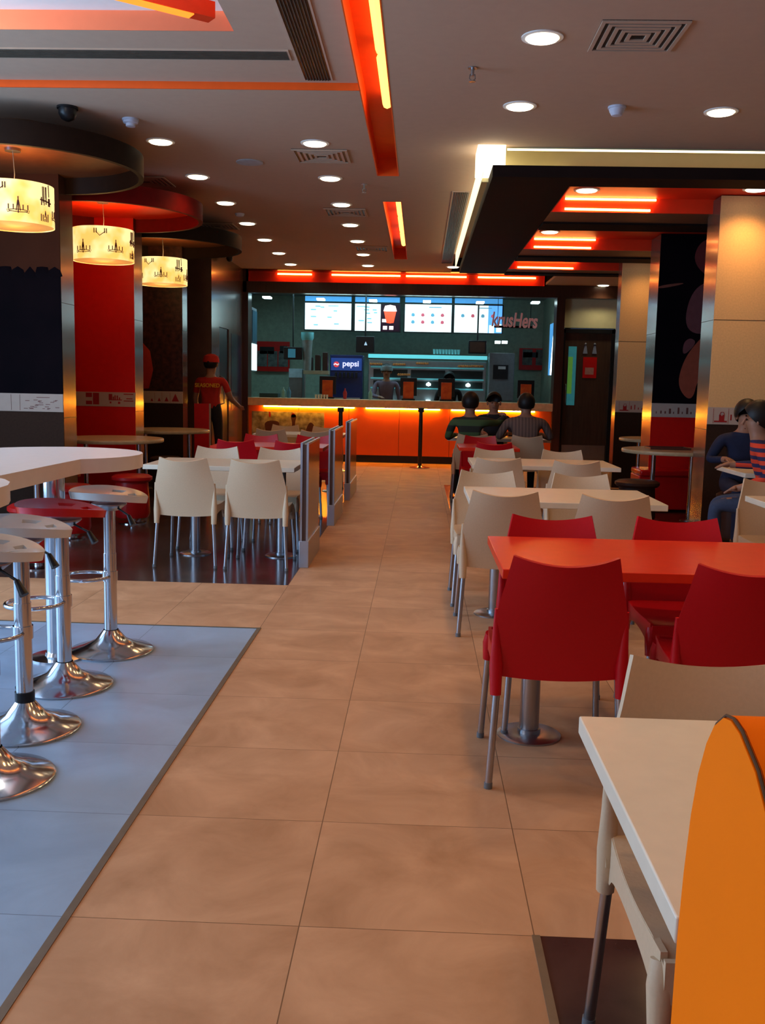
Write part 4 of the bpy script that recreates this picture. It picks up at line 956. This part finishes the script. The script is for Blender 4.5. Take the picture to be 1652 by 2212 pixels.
for px, py, lb in [(812, 789, 'orange heap of food at the cabinet left, behind the grey-clad worker'), (862, 790, 'small brown food heap right of the grey-clad worker'), (912, 788, 'golden food piece in the centre bay'), (1003, 794, 'reddish food heap in the right bay'), (1030, 794, 'brown food heap at the far right of the cabinet'), (872, 812, 'food heap on the lower shelf of the cabinet')]:
    p = at(px, py, 19.0); t = MB(); 
    for k in range(6): t.lathe([(0.002, 0), (0.03, 0.015), (0.028, 0.035), (0.002, 0.05)], -0.10+0.04*k, 0.01*(k % 2), 8)
    tag(t.build('food_pile', FOOD), lb, 'food', 'food in the display cabinet', loc=(p.x, 19.0, 1.35+(h*0) + (p.z-1.35)))
T, hw, h = unit('order_monitor', 769, 808, 726, 762, 18.5, 0.08, BLACK, 'black monitor hanging below the second menu screen', 'screen')
t = MB(); t.prism([(-0.02, h*0.45), (0.04, h*0.45), (0.01, h*0.68)], -0.004, 0, f=lambda a, b, c: (a, c, b)); t.build('display_mark', em('pale_mark', (0.5, 0.7, 0.9), 0.8), T, smooth=0)
t = MB(); t.tube([(0, 0.05, h), (0, 0.05, h+0.9)], 0.015); t.build('hanger', BLACK, T)
T, hw, h = unit('order_monitor', 612, 652, 749, 777, 18.3, 0.08, BLACK, 'black monitor on an arm left of the paper cup tower', 'screen')
t = MB(); t.box(-hw*0.5, hw*0.3, -0.003, 0, h*0.15, h*0.85); t.build('display', em('dim_teal_screen', (0.03, 0.14, 0.2), 0.8), T, smooth=0)
t = MB(); t.tube([(0, 0.05, h), (0, 0.05, h+1.2)], 0.012); t.build('hanger', BLACK, T)
T, hw, h = unit('order_monitor', 1012, 1050, 735, 765, 18.6, 0.08, BLACK, 'dark brown monitor right of the hanging cups shelf', 'screen')
t = MB(); t.box(-hw+0.03, hw-0.03, -0.003, 0, 0.03, h-0.03); t.build('display', mat('brown_screen', (0.07, 0.03, 0.02), 0.4), T, smooth=0)
t = MB(); t.tube([(0, 0.05, h), (0, 0.05, h+0.7)], 0.015); t.build('hanger', BLACK, T)
T, hw, h = unit('coffee_machine', 1058, 1108, 762, 866, 18.7, 0.45, GREYP, 'grey drinks dispenser right of the food cabinet', 'machine')
t = MB(); t.box(-hw*0.7, hw*0.5, -0.01, 0, h*0.45, h*0.75); t.build('dark_window', BLACK, T, smooth=0)
t = MB(); t.box(-hw*0.3, hw*0.3, -0.015, -0.01, h*0.66, h*0.72); t.build('badge', mat('badge_pale', (0.5, 0.5, 0.5), 0.5), T, smooth=0)
for k, (px, lb) in enumerate([(1075, 'left'), (1090, 'right')]):
    p = at(px, 742, 18.8); t = MB(); t.box(-0.05, 0.05, 0, 0.1, 0, 0.05); tag(t.build('kitchen_spotlight', E_KIT, smooth=0), 'small bright %s lamp above the grey drinks dispenser' % lb, 'light', 'lamps above the dispenser', loc=(p.x, 18.8, p.z))
T, hw, h = unit('kitchen_cabinet', 624, 652, 796, 866, 18.6, 0.4, GREYP, 'grey steel cabinet with a pale top, below the left monitor', 'cabinet')
t = MB(); t.box(-hw, hw, -0.01, 0, h-0.17, h); t.build('pale_top', mat('pale_blue_panel', (0.35, 0.5, 0.6), 0.4), T, smooth=0)
T, hw, h = unit('glass_shelf', 655, 709, 800, 809, 18.5, 0.3, mat('beige_shelf', (0.45, 0.36, 0.25), 0.4), 'beige shelf carrying dark bags left of the drinks machine', 'shelf', 0.002)
t = MB()
for k in range(3): t.box(-hw*0.7+k*hw*0.6, -hw*0.7+k*hw*0.6+0.10, 0.05, 0.2, h, h+0.25+0.05*k)
t.build('dark_bag', BRS, T, bevel=0.01)
t = MB(); t.tube([(-hw+0.02, 0.1, 0), (-hw+0.02, 0.1, -0.45)], 0.01); t.tube([(hw-0.02, 0.1, 0), (hw-0.02, 0.1, -0.45)], 0.01); t.build('leg', STEEL, T)
# paper cup tower
a = at(664, 718, 18.4); b = at(664, 800, 18.4)
T = thing('cup_dispenser', 'tall grey cup dispenser tower left of the drinks machine', 'cup dispenser', (a.x, 18.4, b.z))
t = MB(); t.lathe([(0.075, 0), (0.085, 0.35), (0.10, 0.56)], 0, 0, 24); t.build('tube', mat('grey_cup', (0.22, 0.24, 0.24), 0.4), T)
t = MB(); t.lathe([(0.10, 0.56), (0.12, 0.60), (0.12, a.z-b.z)], 0, 0, 24); t.build('top_cup', mat('teal_cup', (0.20, 0.55, 0.6), 0.4), T)
for k in range(9):
    p = at(938+k*6.5, 752, 19.2)
    t = MB(); t.lathe([(0.022, 0), (0.030, 0.09), (0.028, 0.09), (0.002, 0.01)], 0, 0, 12)
    o = t.build('hanging_cup', mat('cup_teal', (0.25, 0.6, 0.62), 0.3)); tag(o, 'clear cup in the row on the hood above the food cabinet', 'cup', 'cups in a row on the hood', loc=(p.x, 19.02, at(938, 776, 19.1).z+0.10))
# glasses near the counter, bottom left
for k in range(5):
    p = at(684+k*6, 853, 17.5); t = MB(); t.lathe([(0.016, 0), (0.020, 0.07), (0.019, 0.07), (0.002, 0.01)], 0, 0, 12)
    tag(t.build('sauce_cup', mat('bright_cup', (0.9, 0.85, 0.75), 0.3)), 'small white cup in the row on the counter beside the left order display', 'cup', 'white cups on the counter', loc=(p.x, 17.35, 1.101))
# registers on the counter
rg = None
for px, lb in [(707, 'order display with a bright orange back, beside the row of white cups'), (882, 'order display with an orange back, right of the grey-clad worker'), (964, 'order display with an orange back, in front of the dark-clad worker'), (1136, 'order display with an orange back at the right end of the counter')]:
    p = at(px, 845, 17.45)
    if rg is None:
        rg = T = thing('order_display', lb, 'register', (p.x, 17.45, 1.10), 0, 'registers on the counter')
        t = MB(); t.box(-0.095, 0.095, 0, 0.04, 0.03, 0.33); t.build('back_panel', [mat('orange_back', (0.75, 0.14, 0.02), 0.5, col2=(0.5, 0.05, 0.01), scale=9)], T, bevel=0.004)
        t = MB(); t.box(-0.15, 0.15, 0.045, 0.09, 0.08, 0.40); t.build('monitor', BLACK, T, bevel=0.006)
        t = MB(); t.box(-0.12, 0.12, -0.03, 0.2, 0, 0.03); t.build('foot', BLACK, T, bevel=0.006)
    else: dup(rg, (p.x, 17.45, 1.10), 0, lb)
for px, c, lb in [(612, (0.3, 0.6, 0.6), 'pale cup standing at the left of the counter top'), (624, (0.1, 0.3, 0.5), 'blue cup standing next to the pale cup on the counter'), (745, (0.55, 0.05, 0.06), 'red and white bottle on the counter before the drinks machine'), (800, (0.3, 0.6, 0.6), 'small teal cup on the counter left of the grey-clad worker')]:
    p = at(px, 850, 17.4); t = MB(); t.lathe([(0.03, 0), (0.038, 0.10), (0.03, 0.13), (0.012, 0.16), (0.012, 0.19)], 0, 0, 14)
    tag(t.build('drink_container', mat('cont%d' % px, c, 0.35)), lb, 'container', loc=(p.x, 17.4, 1.101))
# tray rack, tablet at left
T, hw, h = unit('tray_stack', 560, 600, 846, 856, 17.4, 0.3, mat('dark_teal_tray', (0.03, 0.07, 0.08), 0.4), 'low dark stack of trays at the left end of the counter', 'trays', 0.004)
on(1.10, T)

# ================================================================== PEOPLE
def person(name, label, loc, rz, J, R, regions, hair=None, cat='person', extra=None):
    """J: joints in local metres, facing +y. regions: list of (material, test) evaluated on each face centre."""
    T = thing('person', label, cat, loc, rz)
    E = [('pelvis', 'waist'), ('waist', 'chest'), ('chest', 'neck'), ('neck', 'jaw'), ('jaw', 'skull')]
    for s in 'LR':
        E += [('chest', 'sh'+s), ('sh'+s, 'el'+s), ('el'+s, 'wr'+s), ('wr'+s, 'pa'+s), ('pelvis', 'hip'+s), ('hip'+s, 'kn'+s), ('kn'+s, 'an'+s), ('an'+s, 'toe'+s)]
    for s in 'LR':
        w_, p_ = Vector(J['wr'+s]), Vector(J['pa'+s]); d = (p_-w_).normalized(); sd = d.cross(Vector((0, 0, 1)))
        sd = sd.normalized() if sd.length > 0.1 else Vector((1, 0, 0))
        J['pa'+s] = tuple(p_)
        for k in range(5):
            off = (k-2)*0.019; nm = 'f%d%s' % (k, s)
            if k == 0: a = w_+d*0.03+sd*(-0.035 if s == 'L' else 0.035); b = a+d*0.03+sd*(-0.02 if s == 'L' else 0.02)
            else: a = p_+d*0.025+sd*off; b = a+d*(0.055-0.006*abs(k-2))+Vector((0, 0, -0.022))
            J[nm+'a'] = tuple(a); J[nm+'b'] = tuple(b); R[nm+'a'] = 0.009; R[nm+'b'] = 0.007
            E += [('pa'+s, nm+'a'), (nm+'a', nm+'b')]
    names = list(J); idx = {n: i for i, n in enumerate(names)}
    me = bpy.data.meshes.new('body'); me.from_pydata([J[n] for n in names], [(idx[a], idx[b]) for a, b in E], [])
    o = bpy.data.objects.new('body', me); C.objects.link(o)
    o.modifiers.new('s', 'SKIN'); sv = me.skin_vertices[0].data
    DR = dict(pelvis=0.13, waist=0.125, chest=0.14, neck=0.055, jaw=0.075, skull=0.085, sh=0.062, el=0.042, wr=0.028, pa=0.032, hip=0.085, kn=0.060, an=0.042, toe=0.038)
    DR2 = dict(chest=0.10, waist=0.095, pelvis=0.11, pa=0.016, skull=0.10)
    for n in names:
        k = n[:-1] if n[-1] in 'LR' and n[:-1] in DR else n
        r = R.get(n, DR.get(k, 0.05)); r2 = R.get(n, DR2.get(k, r)); sv[idx[n]].radius = (r, r2); sv[idx[n]].use_root = (n == 'pelvis')
    sb = o.modifiers.new('u', 'SUBSURF'); sb.levels = 2; sb.render_levels = 2
    bpy.context.view_layer.update()
    ev = bpy.data.meshes.new_from_object(o.evaluated_get(bpy.context.evaluated_depsgraph_get()))
    bpy.data.objects.remove(o); ev.shade_smooth(); ev.name = 'body'
    ev.materials.clear()
    for M, _ in regions: ev.materials.append(M)
    JV = {n: Vector(v) for n, v in J.items()}
    segs = [(a, b, JV[a], JV[b]) for a, b in E]
    for f in ev.polygons:
        c = f.center; best = None; bd = 9
        for a, b, A, B_ in segs:
            ab = B_-A; tt = max(0, min(1, (c-A).dot(ab)/max(1e-9, ab.length_squared))); dd = (A+ab*tt-c).length
            if dd < bd: bd = dd; best = (a, b, tt)
        for i, (M, test) in enumerate(regions):
            if test(best, c): f.material_index = i; break
    ob_ = bpy.data.objects.new('body', ev); C.objects.link(ob_); ob_.parent = T
    hc = JV['skull']; 
    # face features and hair follow the head
    face = JV['skull']+Vector((0, 0.085, -0.045)) if not extra or 'face' not in extra else Vector(extra['face'])
    t = MB(); t.tube([face+Vector((0, 0.0, 0.03)), face+Vector((0, 0.022, -0.012)), face+Vector((0, 0.012, -0.02))], [0.007, 0.012, 0.009], 8); t.build('nose', SKIN, T)
    for sx in (-1, 1):
        t = MB(); p = hc+Vector((sx*0.085, 0.0, -0.03)); t.lathe([(0.002, -0.03), (0.012, -0.02), (0.014, 0.0), (0.010, 0.02), (0.002, 0.03)], 0, 0, 8); o = t.build('ear', SKIN, T); o.location = p
        t = MB(); t.lathe([(0.002, -0.008), (0.010, 0), (0.002, 0.008)], 0, 0, 8); o = t.build('eye', BLACK, T); o.location = face+Vector((sx*0.032, -0.006, 0.022))
    t = MB(); t.tube([face+Vector((-0.025, 0.0, -0.045)), face+Vector((0.025, 0.0, -0.045))], 0.005, 6); t.build('mouth', PRINT, T)
    if hair:
        M, rr, drop = hair
        t = MB(); n = 20; vs = []; fs = []; rows = 10
        for j in range(rows+1):
            ph = PI*0.5*(1-j/rows*(1.0+drop))
            for i in range(n):
                a = 2*PI*i/n; fr_ = 0.5+0.5*math.sin(a)   # +y is the face
                ph2 = PI*0.5-(PI*0.5-ph)*(1-0.56*fr_**2)
                vs.append(hc+Vector((rr*math.cos(ph2)*math.cos(a), rr*1.10*math.cos(ph2)*math.sin(a)-0.008, rr*1.12*math.sin(ph2)+0.008)))
        for j in range(rows):
            for i in range(n): fs.append((j*n+i, j*n+(i+1) % n, (j+1)*n+(i+1) % n, (j+1)*n+i))
        t.add(vs, fs); t.build('hair', M, T, smooth=80)
    return T
def seated(lean=0.05, armL=None, armR=None, sh=0.19, legs=None):
    J = dict(pelvis=(0, 0, 0.55), waist=(0, 0.01+lean*0.3, 0.70), chest=(0, lean*0.8, 0.90), neck=(0, lean, 1.04), jaw=(0, lean+0.02, 1.11), skull=(0, lean+0.015, 1.18),
             shL=(-sh, lean*0.8, 0.95), shR=(sh, lean*0.8, 0.95),
             elL=(-sh-0.07, lean+0.10, 0.74), elR=(sh+0.07, lean+0.10, 0.74), wrL=(-sh+0.03, lean+0.32, 0.77), wrR=(sh-0.03, lean+0.32, 0.77),
             paL=(-sh+0.05, lean+0.37, 0.77), paR=(sh-0.05, lean+0.37, 0.77),
             hipL=(-0.10, 0.02, 0.53), hipR=(0.10, 0.02, 0.53), knL=(-0.13, 0.44, 0.52), knR=(0.13, 0.44, 0.52),
             anL=(-0.13, 0.42, 0.09), anR=(0.13, 0.42, 0.09), toeL=(-0.13, 0.56, 0.04), toeR=(0.13, 0.56, 0.04))
    if armL: J['elL'], J['wrL'], J['paL'] = armL
    if armR: J['elR'], J['wrR'], J['paR'] = armR
    if legs: J.update(legs)
    return J
def regs(top, pants, sleeve=True):
    def is_top(b, c):
        n = b[0][:2]+b[1][:2]
        if b[0] in ('pelvis',) and b[1] == 'waist': return True
        if b[0] in ('waist',): return True
        if b[0] == 'chest': return not (b[1] == 'neck' and b[2] > 0.75)
        if b[0].startswith('sh'): return True if sleeve else b[2] < 0.6
        if b[0].startswith('el') and sleeve: return b[2] < 0.9
        return False
    def is_pants(b, c): return b[0].startswith('hip') or (b[0].startswith('kn')) or (b[0] == 'pelvis')
    def is_shoe(b, c): return b[0].startswith('an')
    return [(top, is_top), (pants, is_pants), (BLACK, is_shoe), (SKIN, lambda b, c: True)]
GREENST = stripes('green_striped_cloth', (0.018, 0.022, 0.016), (0.05, 0.10, 0.035), 42)
CHECK = stripes('fine_striped_shirt', (0.10, 0.06, 0.05), (0.16, 0.10, 0.075), 160, 'X')
NAVYST = stripes('navy_red_striped_cloth', (0.012, 0.012, 0.06), (0.62, 0.04, 0.01), 105, 'Z', thr=-0.05)
person('p', 'seated person in a green striped top, back turned, one arm raised', (0.60, 11.62, 0.0), 0,
       seated(0.02, armR=((0.34, 0.16, 0.93), (0.44, 0.22, 1.02), (0.40, 0.27, 1.04)), sh=0.19), {}, regs(GREENST, DARKC), (HAIR, 0.106, 0.5))
person('p', 'seated broad man in a grey-brown fine striped shirt, back to the camera', (1.27, 11.62, 0.0), 0,
       seated(0.06, armL=((-0.32, 0.10, 0.76), (-0.20, 0.34, 0.80), (-0.17, 0.39, 0.80)), armR=((0.32, 0.10, 0.76), (0.20, 0.34, 0.80), (0.17, 0.39, 0.80)), sh=0.215), {'chest': 0.15, 'waist': 0.15}, regs(CHECK, DARKC), (HAIR, 0.106, 0.45))
person('p', 'person in a dark jacket facing the camera across the far right table', (0.98, 13.0, 0.0), PI,
       seated(0.04), {}, regs(DARKC, DARKC), (HAIR, 0.106, 0.15))
person('p', 'person in a navy and red-orange striped jumper and jeans seated at the right edge', (2.68, 7.26, 0.0), PI/2-0.30,
       seated(0.16, armL=((-0.26, 0.08, 0.75), (-0.16, 0.26, 0.66), (-0.13, 0.31, 0.645)), armR=((0.34, 0.12, 0.80), (0.36, 0.32, 0.79), (0.35, 0.38, 0.785))), {}, regs(NAVYST, JEANS), (HAIR, 0.107, 0.6))
person('p', 'person in a dark navy jacket facing the camera behind the small table, right edge', (2.86, 8.72, 0.0), PI,
       seated(0.10, armR=((0.30, 0.10, 0.76), (0.22, 0.28, 0.78), (0.20, 0.33, 0.78))), {}, regs(NAVY, NAVY), (HAIR, 0.107, 0.6))
pouf(2.66, 7.28, BRS, 'dark stool under the person in the striped jumper', 0.17)
pouf(2.86, 8.75, BRS, 'dark stool under the person in the dark navy jacket', 0.17)
def standing(h=1.0, armL=None, armR=None):
    J = dict(pelvis=(0, 0, 0.95), waist=(0, 0, 1.08), chest=(0, 0, 1.30), neck=(0, 0, 1.46), jaw=(0, 0.02, 1.54), skull=(0, 0.015, 1.62),
             shL=(-0.19, 0, 1.38), shR=(0.19, 0, 1.38), elL=(-0.25, 0.02, 1.10), elR=(0.25, 0.02, 1.10), wrL=(-0.24, 0.14, 0.88), wrR=(0.24, 0.14, 0.88), paL=(-0.24, 0.16, 0.81), paR=(0.24, 0.16, 0.81),
             hipL=(-0.10, 0, 0.90), hipR=(0.10, 0, 0.90), knL=(-0.11, 0.02, 0.49), knR=(0.11, 0.02, 0.49), anL=(-0.11, 0, 0.09), anR=(0.11, 0, 0.09), toeL=(-0.12, 0.14, 0.04), toeR=(0.12, 0.14, 0.04))
    if armL: J['elL'], J['wrL'], J['paL'] = armL
    if armR: J['elR'], J['wrR'], J['paR'] = armR
    return J
P = person('p', 'standing worker in a red cap and red shirt with yellow back lettering, seen from behind', (-2.98, 13.75, 0.0), -0.15,
       standing(armR=((0.28, 0.04, 1.12), (0.34, 0.22, 1.02), (0.34, 0.28, 1.0))), {}, regs(REDCL, DARKC, False), (HAIR, 0.106, 0.5))
t = MB(); t.lathe([(0.118, 0.0), (0.118, 0.03), (0.10, 0.085), (0.05, 0.115), (0.002, 0.12)], 0, 0, 24); t.box(-0.06, 0.06, 0.10, 0.19, 0.0, 0.008); o = t.build('cap', REDCL, P); o.location = (0, 0.01, 1.63)
textmesh('SEASONED', 0.075, GOLD, P, 0.003, 'shirt_lettering', 0, (0, -0.140, 1.28))
t = MB(); t.box(-0.11, 0.11, -0.01, 0.01, 0, 1.05, 0); t.box(0.10, 0.12, -0.011, 0.011, 0, 1.05, 1); tag(t.build('upright_board', [REDP, PAPER], smooth=0), 'thin red upright board with a pale edge beside the worker in red', 'board', loc=(-3.05, 13.5, 0.0))
GREYCL = mat('mauve_shirt', (0.17, 0.13, 0.19), 0.8)
P = person('p', 'kitchen worker in a mauve-grey shirt and pale cap behind the counter', (-0.64, 18.25, 0.02), PI,
       standing(armR=((0.24, 0.14, 1.14), (0.12, 0.30, 1.12), (0.08, 0.34, 1.12))), {}, regs(GREYCL, DARKC), (HAIR, 0.108, 0.3))
t = MB(); t.lathe([(0.116, 0.0), (0.116, 0.03), (0.10, 0.085), (0.05, 0.115), (0.002, 0.12)], 0, 0, 24); o = t.build('cap', mat('grey_cap', (0.2, 0.25, 0.27), 0.7), P); o.location = (0, 0.01, 1.61)
P = person('p', 'kitchen worker in dark clothes with a red collar behind the counter', (0.53, 18.2, -0.10), PI, standing(), {}, regs(DARKC, DARKC), (HAIR, 0.106, 0.3))
t = MB(); t.tube([(0.09*math.cos(a), 0.07*math.sin(a), 1.42) for a in [2*PI*k/20 for k in range(20)]], 0.028, 8, 0, True); t.build('collar', REDCL, P)
